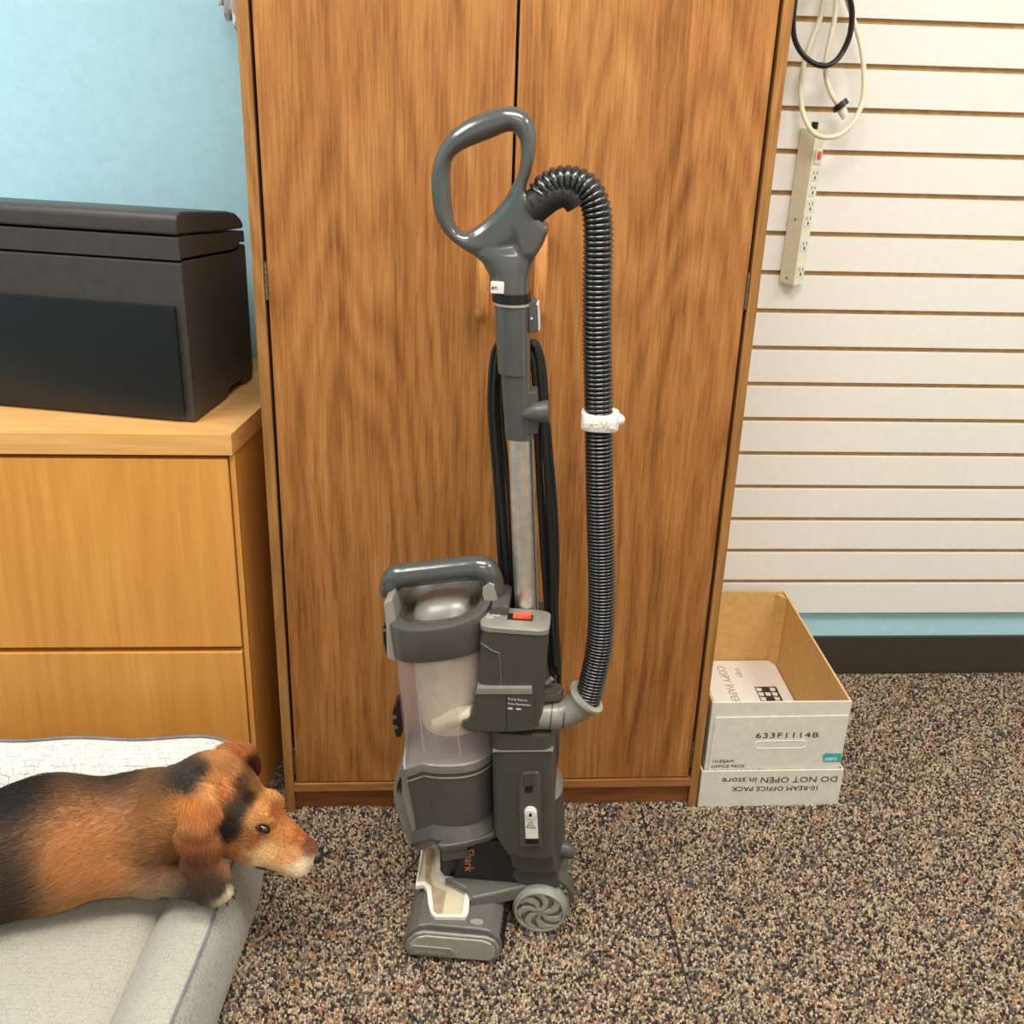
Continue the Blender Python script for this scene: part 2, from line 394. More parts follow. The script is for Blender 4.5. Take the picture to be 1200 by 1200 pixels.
hinge(-.369, zt[0][1], dl, 1); hinge(.372, zt[1][1], dr, 1); hinge(-.369, zt[2][1], dl, 1); hinge(.372, zt[3][1], dr, 1)

# ================================================================== DESK / FILE CABINET, PRINTER
fc = empty('filing_cabinet', (-.70, .25, 0)); tag(fc, 'light maple drawer pedestal in the corner left of the cabinet', 'cabinet')
def shift(poly, dx, dy): return [(p[0]-dx, p[1]-dy) for p in poly]
prism('body', shift([(-.98, .045), (-.4405, .045), (-.400, .26), (-.400, .46), (-.98, .46)], -.70, .25), 0, .707, 'z', 'maple', fc, bevel=.0015)
for (z0, z1) in ((.344, .700), (.035, .334)):
    d = box('drawer', (-.975+.70, .026-.25, z0), (-.4515+.70, .046-.25, z1), 'maple', fc, bevel=.003)
box('frame_strip', (-.4500+.70, .032-.25, .02), (-.4405+.70, .047-.25, .706), 'maple', fc, bevel=.001)
wt = prism('worktop', [(-1.0, .022), (-.442, .022), (-.396, .25), (-.396, .463), (-1.0, .463)], .708, .745, 'z', 'maple_top', bevel=.0012)
tag(wt, 'pale maple worktop laid over the drawer pedestal, under the black printer', 'worktop')
pr = empty('laser_printer', (-.509, .071, .7455), math.radians(-13)); tag(pr, 'black office printer on the maple worktop beside the cabinet', 'printer')
def pb(name, poly, a, b, mat, **k): return prism(name, poly, a, b, 'x', mat, pr, **k)
H = .305
# side profile (y back, z up); the printer runs off to the left
pb('body', [(.004, .0), (.135, 0), (.150, .014), (.212, .014), (.214, 0), (.255, 0), (.262, .02), (.2625, .17), (.263, .246), (.243, .251), (.232, .243), (.205, .243), (.013, .264), (.002, .262)], -.42, 0, 'printer', bevel=.003)
pb('upper_cover', [(.002, .266), (.013, .268), (.205, .247), (.231, .247), (.242, .254), (.263, .250), (.262, .2705), (.15, .284), (.019, .302), (.002, .302)], -.42, -.0006, 'printer', bevel=.002)
pb('lid', [(.001, .306), (.15, .2875), (.2625, .274), (.262, .283), (.253, .293), (.232, .305), (.2, .313), (.026, .339), (.008, .338), (.001, .33)], -.42, -.001, 'printer', bevel=.005, seg=3)
pb('front_panel', [(-.006, .012), (0.001, .012), (.001, .195), (-.006, .195)], -.40, -.014, 'black', bevel=.002)
pb('feet', [(.02, -.0005), (.05, -.0005), (.05, .003), (.02, .003)], -.40, -.02, 'black_matte', bevel=0)

# plastic bag corner hanging past the cabinet edge, top left
j = []; 
BG = [(-0.4828,0.41,1.3565),(-0.4461,0.41,1.3255)]
def bag():
    vs, fs = [], []; n, m = 16, 10
    for i in range(n):
        for k in range(m):
            a = i/(n-1); b = k/(m-1)
            x = BG[0][0] + (BG[1][0]-BG[0][0]+.006)*a + .004*math.sin(9*a+5*b)*(1-a); z = BG[0][2]+.02 + (BG[1][2]-BG[0][2]-.02)*a + .17*b + .006*math.sin(14*a); y = .41 + .018*math.sin(17*a+3*b) + .02*b
            vs.append((x, y, z))
    for i in range(n-1):
        for k in range(m-1): fs.append((i*m+k, (i+1)*m+k, (i+1)*m+k+1, i*m+k+1))
    o = raw('plastic_bag', vs, fs, 'bag', smooth=60, fix=False)
    md = o.modifiers.new('thick', 'SOLIDIFY'); md.thickness = .0012
    tag(o, 'crumpled white plastic bag corner at the top left of the cabinet', 'bag')
bag()

# ================================================================== VACUUM
vac = empty('upright_vacuum', (.04, -.235, 0), math.radians(-8.5)); tag(vac, 'grey upright vacuum cleaner with black ribbed hose standing on the carpet', 'vacuum cleaner')
# --- handle grip loop
OI = list(zip([(-0.0665,1.2738),(-0.0889,1.2685),(-0.1134,1.2579),(-0.138,1.2397),(-0.1547,1.2132),(-0.1607,1.1889),(-0.1606,1.1634),(-0.1561,1.1366),(-0.1436,1.1142),(-0.1243,1.0986),(-0.097,1.0854),(-0.0587,1.0884),(-0.0217,1.1177),(-0.0248,1.1393),(-0.0354,1.155),(-0.0383,1.174),(-0.0316,1.1996),(-0.0275,1.2308),(-0.0328,1.257),(-0.0462,1.2706)],
 [(-0.0656,1.2425),(-0.0805,1.2358),(-0.0998,1.2278),(-0.1182,1.2199),(-0.1312,1.21),(-0.1365,1.193),(-0.1357,1.1698),(-0.1332,1.1463),(-0.1303,1.1291),(-0.1234,1.1195),(-0.1122,1.119),(-0.0978,1.1284),(-0.0804,1.1444),(-0.0665,1.1621),(-0.0571,1.1785),(-0.0499,1.1935),(-0.0474,1.2155),(-0.0491,1.233),(-0.0548,1.2409),(-0.0581,1.2428)]))
grip_a = ringloop('handle_grip', OI, 0, .017, 'grey_gloss', None)
LS = [(-0.1334,-0.0105,1.1121),(-0.1232,-0.0156,1.1023),(-0.1095,-0.0218,1.0914),(-0.0934,-0.0269,1.0794),(-0.084,-0.0297,1.0638),(-0.0802,-0.0297,1.0492),(-0.0787,-0.0285,1.0321)]
dp = [.010, .0155, .0205, .0225, .0235, .0245, .025]
secs = [((a+b)/2, 0, z, (b-a)/2, d, 2.3) for (a, b, z), d in zip(LS, dp)]
grip_b = loft('handle_neck', secs[::-1], 'grey_gloss', None)
lip = [(-0.0383,1.174),(-0.0321,1.1551),(-0.0238,1.1426),(-0.0135,1.1344),(-0.0055,1.1283),(-0.0145,1.106),(-0.0228,1.0912),(-0.043,1.0891),(-0.0556,1.1325)]
grip_c = prism('hose_socket', lip, -.0185, .0185, 'y', 'grey_gloss', None, bevel=.005, seg=4)
bmj = bmesh.new()
for o_ in (grip_a, grip_b, grip_c): bmj.from_mesh(o_.data); bpy.data.objects.remove(o_)
mj = bpy.data.meshes.new('handle_grip'); bmj.to_mesh(mj); bmj.free()
grip = link('handle_grip', mj, 'grey_gloss', vac, 180)
rm = grip.modifiers.new('fuse', 'REMESH'); rm.mode = 'VOXEL'; rm.voxel_size = .0016; rm.use_smooth_shade = True
sm_ = grip.modifiers.new('soft', 'SMOOTH'); sm_.factor = .5; sm_.iterations = 14
a, b = LS[5][0], LS[5][1]
lab = box('sticker', (a+.001, -.0262, LS[5][2]-.006), (a+.019, -.0200, LS[5][2]+.010), 'white_plastic', grip, bevel=.002)
writing('printed_text', 'en', .009, 'print_dark', lab, FRONT(a+.002, -.0264, LS[5][2]))
gd = [(-0.0329,0,1.1486),(-0.0201,0,1.1589),(-0.0062,0,1.168),(0.0089,0,1.1718),(0.0211,0,1.1671),(0.0282,0,1.1578)]
tube('elbow_guard', gd, lambda t: .0225-.006*t, 'black_matte', vac, N=24, k=5)
j = ([], [])
g2 = catmull(gd, 5)
P_, T_, U_, V_ = frames(g2)
for i in range(3, len(g2)-3, 3):
    ring = []
    for q in range(9):
        a = -PI*.05 - q/8*PI*.75
        ring.append(P_[i] + (.0230-.006*i/len(g2))*(math.cos(a)*U_[i] + math.sin(a)*V_[i]))
    tube('r', ring, .0012, None, N=6, join=j)
raw('guard_ribs', j[0], j[1], 'black', vac)['kind'] = 'stuff'
# --- collar and upper wand
def rng(name, y, xl, xr, dv, mat, h=.003, par=vac, grow=1.04):
    pass
LC = [(-0.0783,-0.0289,1.0424),(-0.078,-0.0278,1.0298)]
loft('collar', [((a+b)/2, 0, z, (b-a)/2*s, .0255*s, 2.2) for (a, b, z), s in ((LC[1], 1.0), (LC[1], 1.04), (LC[0], 1.04), (LC[0], 1.0))], 'black', vac)
LR = [(-0.0774,-0.0261,1.0293),(-0.0773,-0.0259,1.0259)]
loft('collar_ring', [((a+b)/2, 0, z, (b-a)/2*1.03, .0265, 2.2) for (a, b, z) in LR[::-1]], 'silver', vac)
LW = [(-0.075,-0.0276,1.0253),(-0.0714,-0.0256,0.9741),(-0.0679,-0.0234,0.9323)]
uw = loft('upper_wand', [((a+b)/2, 0, z, (b-a)/2, .0245, 2.6) for (a, b, z) in LW[::-1]], 'grey_gloss', vac)
LW = [(-0.0644,-0.0241,0.9336),(-0.0618,-0.0216,0.902),(-0.0575,-0.017,0.8587),(-0.0558,-0.015,0.8385)]
lw = loft('wand_collar', [((a+b)/2, 0, z, (b-a)/2, .0225, 2.6) for (a, b, z) in LW[::-1]], 'grey_gloss', vac)
bt = [(-0.0305,1.031),(-0.0221,1.0338),(-0.0168,1.0283),(-0.0148,1.0077),(-0.0142,0.9927),(-0.0272,0.9896)]
rb = prism('release_button', bt, -.014, .012, 'y', 'grey_gloss', vac, bevel=.002)
bt = [(-0.0191,1.0305),(-0.0162,1.0284),(-0.0136,1.0078),(-0.0131,0.9939),(-0.0148,0.9938)]
prism('button_edge', bt, -.013, .011, 'y', 'white_plastic', rb, bevel=.0005)
c0 = [(-0.0243,-0.014,1.0105)][0]
tube('rivet', [c0, (c0[0], c0[1]-.0015, c0[2])], .0014, 'white_plastic', rb, N=10)
tb = [(-0.0343,0.9038),(-0.0321,0.9082),(-0.0135,0.9099),(-0.0109,0.8892),(-0.0092,0.8495),(-0.0312,0.8482)]
prism('cord_clip', tb, -.018, .012, 'y', 'grey_plastic', vac, bevel=.002)
cn = [(-0.0333,-0.02,0.877),(-0.0292,-0.02,0.8773),(-0.0222,-0.02,0.8789),(-0.013,-0.02,0.8813),(-0.0036,-0.02,0.8825),(0.0045,-0.02,0.8836),(0.0052,-0.02,0.8837)]
rr = [.0005, .0055, .0095, .0135, .0155, .0165, .0155]
cone = tube('cord_hook', cn, lambda t: rr[min(6, int(round(t*6)))], 'grey_plastic', vac, N=24)
# --- chrome tube
pt = [(-0.0349,0,0.8424),(-0.0319,0,0.7753),(-0.0268,0,0.702),(-0.0127,0,0.5602)]
pt[-1] = (pt[-1][0], pt[-1][1], pt[-1][2]-.03)
tube('metal_tube', [pt[0], pt[-1]], .0178, 'chrome', vac, N=32)
mt = bpy.data.objects['metal_tube']
d = np.array(pt[-1])-np.array(pt[0])
tube('tube_groove', [(pt[0][0]+.0155, -.009, pt[0][2]), (pt[-1][0]+.0155, -.009, pt[-1][2])], .0014, 'grey_body', mt, N=8)
# --- hose
hp = [(-0.0194,0,1.1674),(-0.0121,0,1.1773),(0.0028,0,1.1853),(0.0201,0,1.1866),(0.0357,0,1.1804),(0.0474,0,1.1661),(0.0543,0,1.1429),(0.0578,0,1.105),(0.0602,0,1.0494),(0.0646,0,0.9803),(0.0703,-0.002,0.9092),(0.077,-0.006,0.8237),(0.0839,-0.012,0.7354),(0.0908,-0.02,0.6583),(0.0957,-0.028,0.5928),(0.0966,-0.036,0.5326),(0.0914,-0.044,0.4855),(0.0841,-0.05,0.4406)]
hc = np.array(catmull(hp, 30)); seg = np.linalg.norm(np.diff(hc, axis=0), axis=1); s = np.r_[0, np.cumsum(seg)]
# ring pitch shortens towards the bottom, where the hose is slack
tot = s[-1]; pos = [0.]
while pos[-1] < tot:
    f = pos[-1]/tot; pos.append(pos[-1] + (.0074 if f < .12 else .0074 - .0024*min(1, (f-.12)/.6)))
samp = []; rad = []
for a, b in zip(pos[:-1], pos[1:]):
    for q, r_ in ((0, .0165), (.12, .0180), (.28, .0194), (.5, .0200), (.72, .0194), (.88, .0180)):
        samp.append(a+(b-a)*q); rad.append(r_)
samp = np.clip(np.array(samp), 0, tot)
pp = np.stack([np.interp(samp, s, hc[:, i]) for i in range(3)], 1)
rad = np.array(rad); nn = len(rad)
okk = samp < tot-1e-5; pp = pp[okk]; rad = rad[okk]; nn = len(rad)
tube('ribbed_hose', [tuple(p) for p in pp], lambda t: float(rad[int(round(t*(nn-1)))]), 'hose', vac, N=28, smooth=75)
# white clip
ck = [(0.0437,0.8828),(0.1011,0.8862),(0.1048,0.8672),(0.1033,0.8634),(0.0474,0.8599),(0.0449,0.8623)]
zc = (ck[0][1]+ck[4][1])/2; uc = hc[np.argmin(abs(hc[:, 2]-zc))]
hh = (ck[0][1]-ck[4][1])/2
clip = loft('hose_clip', [(uc[0]+.002, uc[1], zc-hh, .0255, .0225, 3), (uc[0]+.002, uc[1], zc-hh+.001, .0262, .023, 3), (uc[0]+.002, uc[1], zc+hh-.001, .0262, .023, 3), (uc[0]+.002, uc[1], zc+hh, .0255, .0225, 3)], 'clip_white', vac)
clip['label'] = 'white embossed plastic clip round the hose'
tube('clip_knob', [(uc[0]+.022, uc[1], zc+.001), (uc[0]+.029, uc[1], zc+.001), (uc[0]+.034, uc[1], zc+.001), (uc[0]+.036, uc[1], zc+.001)], lambda t: [.0098, .0088, .006, .0025][int(round(t*3))], 'clip_white', clip, N=16)
writing('embossed_text', 'aroX', .016, 'clip_white', clip, FRONT(uc[0]-.0205, uc[1]-.0228, zc-.005), ext=.0008)
prism('clip_panel', [(uc[0]+.0125, zc), (uc[0]+.0155, zc+.0055), (uc[0]+.0235, zc+.0055), (uc[0]+.0235, zc-.0055), (uc[0]+.0155, zc-.0055)], uc[1]-.0238, uc[1]-.021, 'y', 'clip_white', clip, bevel=.0006)
# --- elbow connector at the hose foot
el = [(0.0059,-0.055,0.4125),(0.0304,-0.055,0.4147),(0.047,-0.054,0.4171),(0.0619,-0.052,0.4247),(0.0741,-0.05,0.4367),(0.0824,-0.05,0.448)]
er = [.0218, .0218, .0218, .0225, .025, .029]
elb = tube('hose_elbow', el, lambda t: float(np.interp(t*5, range(6), er)), 'grey_light', vac, N=32, k=5, cap=False)
e2 = np.array(el[-1]); e1 = np.array(el[-2]); dd = (e2-e1)/np.linalg.norm(e2-e1)
tube('elbow_rim', [tuple(e2-dd*.002), tuple(e2+dd*.0025)], .0305, 'silver', elb, N=32)
for p in [(0.0316,-0.055,0.4148),(0.0508,-0.054,0.4182)]:
    tube('elbow_band', [(p[0]-.001, p[1], p[2]), (p[0]+.001, p[1], p[2]-.0001)], .0226, 'grey_body', elb, N=32)
# --- motor block
A = [(-0.0762,0.0123,0.5665),(-0.077,0.0144,0.5453),(-0.0781,0.0125,0.4739),(-0.0768,0.0127,0.4078)]
A[0] = (A[0][0]+.001, A[0][1], A[0][2])
blk = loft('motor_block', [((a+b)/2+.003, -.05, z, (b-a)/2+.004, .030, 6) for (a, b, z) in A[::-1]], 'grey_body', vac, N=48)
a, b, z = [(-0.0763,0.0145,0.5723)][0]
tp = loft('control_panel', [((a+b)/2+.003, -.050, z-.006, (b-a)/2+.005, .031, 6), ((a+b)/2+.003, -.050, z+.001, (b-a)/2+.005, .031, 6), ((a+b)/2+.003, -.050, z+.003, (b-a)/2+.002, .028, 6)], 'grey_light', vac, N=48)
sw_ = [(-0.0328,-0.0562),(-0.0315,-0.0421),(-0.0068,-0.036),(-0.0054,-0.0561)]
cx_, cy_ = np.mean([p[0] for p in sw_]), np.mean([p[1] for p in sw_])
prism('switch_well', [(cx_-.021, cy_-.009), (cx_+.016, cy_-.009), (cx_+.016, cy_+.009), (cx_-.021, cy_+.009)], z+.003, z+.0036, 'z', 'black', tp, bevel=0)
rk = prism('power_switch', [(cx_-.013, z+.0035), (cx_-.013, z+.006), (cx_, z+.007), (cx_+.013, z+.0125), (cx_+.014, z+.0035)], cy_-.007, cy_+.007, 'y', 'orange', tp, bevel=.001)
rk['label'] = 'orange rocker power switch'
for k_, tx in enumerate(('CARPET', 'FLOOR', 'OFF')):
    writing('printed_text', tx, .0065, 'white_plastic', tp, TOP(cx_-.052, cy_+.006-.0075*k_, z+.0032), ext=.0001)
# engraved line on block
j = ([], [])
gl = [(-0.0758,-0.0812,0.548),(-0.0568,-0.0812,0.5353),(-0.0481,-0.0812,0.5332)]
tube('g', gl, .0006, None, N=6, join=j); gl = [(-0.0481,-0.0812,0.5332),(-0.0426,-0.0812,0.4709)]
tube('g', gl, .0004, None, N=6, join=j)
raw('engraved_line', j[0], j[1], 'grey_light', blk)
# tall rounded spine behind the block
Bq = [(-0.0356,0.0119,0.538),(-0.0329,0.0181,0.4557),(-0.0293,0.0405,0.3434),(-0.0283,0.0379,0.3124),(-0.0218,0.0518,0.1091)]
loft('spine', [((a+b)/2, .02, z, (b-a)/2+.002, .055, 3.5) for (a, b, z) in Bq[::-1]], 'grey_body', vac, N=40)
dk = [(0.006,-0.079,0.5104),(0.0172,-0.07,0.5275),(0.0209,-0.05,0.4758),(0.0046,-0.079,0.4854)]
# --- connector cover with print
cv = [(-0.0826,0.4633),(0.003,0.4708),(0.0069,0.405),(-0.0249,0.399),(-0.0633,0.3955),(-0.0916,0.3944),(-0.1007,0.4013),(-0.1009,0.4104),(-0.092,0.4158),(-0.0857,0.427),(-0.0847,0.4422)]
cc = prism('hose_cover', cv, -.0855, -.03, 'y', 'grey_body', vac, bevel=.003, seg=3)
cv = [(-0.0787,0.4738),(0.0015,0.4808),(0.0031,0.4699),(-0.0811,0.4625)]
prism('cover_edge', cv, -.087, -.04, 'y', 'grey_light', cc, bevel=.001)
q = [(-0.033,-0.0857,0.4598),(-0.0328,-0.0857,0.4524),(-0.0325,-0.0857,0.442)]
writing('printed_text', 'Firmly Secure', .0053, 'light_print', cc, FRONT(q[0][0], -.0861, q[0][2]-.003), sx=.98)
writing('printed_text', 'Hose Connection', .0053, 'light_print', cc, FRONT(q[1][0], -.0861, q[1][2]-.0035), sx=.9)
for dx in (0, .012):
    s_ = 1 if dx == 0 else -1; x0 = q[2][0]+dx+(0 if s_ > 0 else .008)
    prism('arrow_print', [(x0, q[2][2]+.0012), (x0+s_*.005, q[2][2]+.0012), (x0+s_*.005, q[2][2]+.0025), (x0+s_*.008, q[2][2]), (x0+s_*.005, q[2][2]-.0025), (x0+s_*.005, q[2][2]-.0012), (x0, q[2][2]-.0012)], -.0862, -.0856, 'y', 'light_print', cc, bevel=0)
jn = [(-0.0351,-0.0856,0.4655),(-0.0325,-0.0856,0.401)]
tube('cover_seam', jn, .0005, 'black', cc, N=6)
# latch foot-pedal at right of cover
lt = [(0.0031,-0.0387),(0.0206,-0.0293),(0.0401,-0.029),(0.0484,-0.042),(0.0452,-0.0564),(0.0064,-0.0685)]
tl = prism('release_tab', lt, .441, .457, 'z', 'grey_plastic', vac, bevel=.003)
lt = [(0.0085,-0.0458),(0.0313,-0.0392),(0.0419,-0.046),(0.0374,-0.0582),(0.01,-0.0688)]
prism('tab_pad', lt, .4565, .4595, 'z', 'grey_body', tl, bevel=.001)
k1 = [(0.0213,-0.05,0.4668),(0.0274,-0.05,0.4733),(0.0298,-0.05,0.4765)]
tube('tab_lever', k1, .004, 'grey_light', tl, N=12)
# --- lower body
Bd = [(-0.0584,0.0338,0.3928),(-0.0551,0.0378,0.3621),(-0.0514,0.0422,0.2681),(-0.0482,0.0457,0.1936),(-0.0284,0.0472,0.1623)]
Bd = [(a, b, z) for (a, b, z) in Bd]
lb = loft('lower_body', [((a+b)/2, 0, z, (b-a)/2+.002, .081, 7) for (a, b, z) in Bd[::-1]], 'grey_body', vac, N=64)
sm = [(-0.0536,0.3604),(0.0377,0.3698),(0.0378,0.3679),(-0.0536,0.3585)]
prism('body_seam', sm, -.0822, -.07, 'y', 'grey_light', lb, bevel=.0002)
rc = [(-0.0113,0.3006),(-0.0081,0.3218),(-0.0057,0.3268),(0.0176,0.329),(0.0218,0.3215),(0.0288,0.1892),(-0.0059,0.1838)]
lat = prism('latch_plate', rc, -.0845, -.07, 'y', 'grey_plastic', lb, bevel=.0015)
rc = [(-0.0049,0.3268),(0.0112,0.3299),(0.0122,0.3061),(-0.004,0.3029)]
prism('latch_arm', rc, -.0875, -.08, 'y', 'grey_body', lat, bevel=.001)
rc = [(-0.0022,0.3047),(0.0096,0.3058),(0.0101,0.2914),(-0.0016,0.2903)]
prism('latch_slot', rc, -.0852, -.08, 'y', 'black', lat, bevel=0)
def stad(cx, cz, r, n=10, a0=0, a1=PI): return [(cx+r*math.cos(a0+(a1-a0)*i/n), cz+r*math.sin(a0+(a1-a0)*i/n)) for i in range(n+1)]
bq = [(0.0089,0.2555),(-0.001,0.2545),(0.0188,0.2565),(0.0029,0.2034),(0.0229,0.2054)]
r_ = (bq[2][0]-bq[1][0])/2
btn = prism('release_button', stad(bq[0][0], bq[0][1], r_) + [bq[3], bq[4]], -.0868, -.084, 'y', 'white_plastic', lb, bevel=.0006)
btn['label'] = 'white lift-away release button'
dsk = prism('button_disc', stad(bq[0][0], bq[0][1]-.002, r_*.86, 20, 0, 2*PI)[:-1], -.0895, -.086, 'y', 'white_plastic', btn, bevel=.0008)
bx, bz = bq[0][0], bq[0][1]-.003
prism('lock_symbol', [(bx-.0025, bz-.003), (bx+.0025, bz-.003), (bx+.0025, bz+.001), (bx+.0015, bz+.001), (bx+.0015, bz+.003), (bx, bz+.004), (bx-.0015, bz+.003), (bx-.0015, bz+.001), (bx-.0025, bz+.001)], -.0899, -.0894, 'y', 'black', btn, bevel=0)
for k_, tx in enumerate(('LIFT', 'AWAY', 'RELEASE')):
    writing('printed_text', tx, .0042, 'print_dark', btn, FRONT(bx+.001, -.0871, bz-.019-.0042*k_), align='CENTER', ext=.0001)
bk = [(0.0029,0.2),(0.0229,0.2021),(0.0246,0.1938),(0.0032,0.1916)]
prism('latch_gap', bk, -.0848, -.08, 'y', 'black', lat, bevel=0)
# rear filter pod and cord hook
pod = loft('rear_filter', [(.024, 0, .112, .042, .055, 2.4), (.020, 0, .20, .040, .055, 2.4), (.018, 0, .245, .038, .052, 2.4)], 'grey_body', vac)
loft('filter_cap', [(.018, 0, .246, .038, .052, 2.4), (.008, 0, .272, .034, .045, 2.4), (-.004, 0, .282, .020, .03, 2.4)], 'grey_light', pod)
tube('filter_knob', [(.05, -.02, .135), (.066, -.02, .131), (.072, -.02, .128), (.079, -.02, .122), (.081, -.02, .121)], lambda t: [.013, .014, .013, .009, .004][int(round(t*4))], 'grey_plastic', pod, N=18)
rs = [(0.0242,0.0457,0.3391),(0.0266,0.043,0.2848)]
prism('rear_rib', [(0.0317,0.3501),(0.0452,0.3514),(0.047,0.3141),(0.042,0.2771),(0.0352,0.2764)], -.02, .02, 'y', 'grey_plastic', vac, bevel=.003)
# --- dust bin
TL = .10; TLL = .22
def bc(z): return -.1385 + .084*(.5-z)
def arc(z): return 0
lidp = loft('bin_lid', [(bc(.512), 0, .510, .076, .080, 2.8), (bc(.512), 0, .520, .0775, .082, 2.8), (bc(.56), 0, .560, .0785, .088, 2.6), (bc(.565), 0, .567, .077, .0865, 2.6), (bc(.568), 0, .570, .073, .081, 2.5),
  (bc(.568), 0, .569, .062, .068, 2.5), (bc(.565), 0, .561, .056, .061, 2.5), (bc(.56), 0, .552, .052, .056, 2.5)], 'grey_plastic', vac, N=56, tilt=TLL)
loft('lid_dome', [(bc(.56), .010, .551, .045, .040, 2.8), (bc(.56), .012, .562, .042, .036, 2.8), (bc(.56), .014, .570, .034, .028, 2.5), (bc(.56), .016, .575, .020, .018, 2.2), (bc(.56), .016, .576, .006, .006, 2)], 'grey_light', lidp, N=40, tilt=TLL)
loft('dust_cup', [(bc(z), 0, z, .0765, .079, 2.3) for z in (.315, .36, .41, .46, .512)], 'bin_clear', vac, N=56, tilt=TL, cap=False)
dc = bpy.data.objects['dust_cup']
loft('cyclone_shroud', [(bc(.36)+.008, 0, .352, .040, .040, 2), (bc(.38)+.008, 0, .362, .052, .055, 2), (bc(.40)+.008, 0, .385, .055, .059, 2), (bc(.45)+.008, 0, .45, .056, .061, 2), (bc(.5)+.008, 0, .508, .057, .062, 2)], 'dust_cream', dc, N=40, tilt=TL)
for a in (3.5, 4.2, 5.0):
    pA = (bc(.33)+.074*math.cos(a), .076*math.sin(a)); 
    tube('cup_rib', [(pA[0]-.0150, pA[1], .506), (pA[0], pA[1], .335)], .0012, 'bin_clear', dc, N=6)
# funnel inlet visible low in the cup, next to the hose cover
fu = [(-0.1398,-0.045,0.3769),(-0.1116,-0.06,0.4022),(-0.0834,-0.07,0.4177)]
tube('inlet_duct', fu, lambda t: .016-.003*t, 'dust_cream', dc, N=20, k=3)
def dip(a, z):   # the prow: the rim drops where the cup comes forward to a point
    d = (a - PI*1.22 + PI) % (2*PI) - PI
    return -.020*max(0, 1-abs(d)/.42)
def prowed(name, secs, mat, parent, zf=None, prow=.018, N=72, cap=True):
    vs, fs = [], []
    for (uc, z, hu, hv) in secs:
        for i in range(N):
            a = 2*PI*i/N; ca, sa = math.cos(a), math.sin(a); n = 2.4
            x = hu*math.copysign(abs(ca)**(2/n), ca); y = hv*math.copysign(abs(sa)**(2/n), sa)
            d = (a - PI*1.22 + PI) % (2*PI) - PI; f = 1 + prow/hu*max(0, 1-abs(d)/.38)
            vs.append((uc+x*f, y*f, z+TL*x+(zf(a, z) if zf else 0)))
    for k in range(len(secs)-1):
        for i in range(N):
            q = (i+1) % N; fs.append((k*N+i, k*N+q, (k+1)*N+q, (k+1)*N+i))
    if cap: fs += [tuple(range(N))[::-1], tuple((len(secs)-1)*N+i for i in range(N))]
    return raw(name, vs, fs, mat, parent, smooth=24)
base = prowed('bin_base', [(bc(.17), .158, .060, .066), (bc(.17), .168, .068, .078), (bc(.18), .180, .073, .086), (bc(.19), .186, .0735, .086), (bc(.2), .204, .066, .074), (bc(.25), .25, .068, .076), (bc(.31), .312, .073, .0785)], 'grey_plastic', vac, zf=dip, prow=.010)
prism('base_flange', [(-0.1228,-0.0702),(-0.0956,-0.0586),(-0.0699,-0.0431),(-0.0458,-0.0211),(-0.0268,-0.0314),(-0.0346,-0.0511),(-0.056,-0.0701),(-0.0916,-0.0905),(-0.1237,-0.1023),(-0.1349,-0.0997)], .176, .189, 'z', 'grey_plastic', base, bevel=.004, seg=3)
prowed('base_rim', [(bc(.31), .310, .0745, .0800), (bc(.32), .322, .0765, .0815), (bc(.32), .325, .0765, .0815), (bc(.32), .3265, .0735, .0785)], 'grey_light', base, zf=dip, prow=.010)
prowed('base_groove', [(bc(.30), .300, .0738, .0792), (bc(.30), .302, .0738, .0792)], 'silver', base, zf=dip, prow=.010)
# front trim and latch on the lid
fr = [(-0.2235,0.5832),(-0.2106,0.5928),(-0.2046,0.5529),(-0.2053,0.4847),(-0.2197,0.4895),(-0.2202,0.5429)]
ft = prism('lid_trim', fr, -.05, .05, 'y', 'silver', vac, bevel=.003)
fr = [(-0.2262,0.5338),(-0.2223,0.5297),(-0.2217,0.4803),(-0.227,0.4768),(-0.2306,0.5007),(-0.2315,0.523)]
prism('lid_latch', fr, -.018, .018, 'y', 'black', ft, bevel=.001)
tube('latch_pin', [([(-0.229,0.5202)][0][0], -.019, [(-0.229,0.5202)][0][1]), ([(-0.229,0.5202)][0][0], .019, [(-0.229,0.5202)][0][1])], .003, 'steel', ft, N=10)
fr = [(-0.2176,0.3782),(-0.2121,0.385),(-0.2055,0.3761),(-0.2045,0.3279),(-0.2127,0.3271),(-0.2179,0.3525)]
l2 = prism('cup_latch', fr, -.02, .02, 'y', 'black', vac, bevel=.001)
for pz in [(-0.215,-0.02,0.3656),(-0.2139,-0.02,0.3465)]:
    tube('latch_roller', [(pz[0], -.021, pz[2]), (pz[0], .021, pz[2])], .0042, 'steel', l2, N=14)
# front grip on the base
go = [(-0.2068,0.2725),(-0.2125,0.2551),(-0.2163,0.2344),(-0.2158,0.2087),(-0.2104,0.1832),(-0.2021,0.1542),(-0.1923,0.1268),(-0.1765,0.1177),(-0.1779,0.1336),(-0.1835,0.1772),(-0.189,0.22),(-0.1915,0.2656)]
gi = [(-0.2056,0.2558),(-0.2084,0.2471),(-0.2113,0.2349),(-0.2114,0.2246),(-0.2073,0.2199),(-0.2017,0.2178),(-0.1974,0.2183),(-0.1981,0.2242),(-0.1987,0.231),(-0.2001,0.2394),(-0.2014,0.2477),(-0.2028,0.2561)]
plate('front_grip', go, gi, -.028, .010, 'grey_light', vac, axis='y')
fr = [(-0.1976,0.3009),(-0.1854,0.2939),(-0.1775,0.2483),(-0.1707,0.1896),(-0.168,0.1517),(-0.1792,0.1628),(-0.1901,0.2048),(-0.1981,0.2463)]
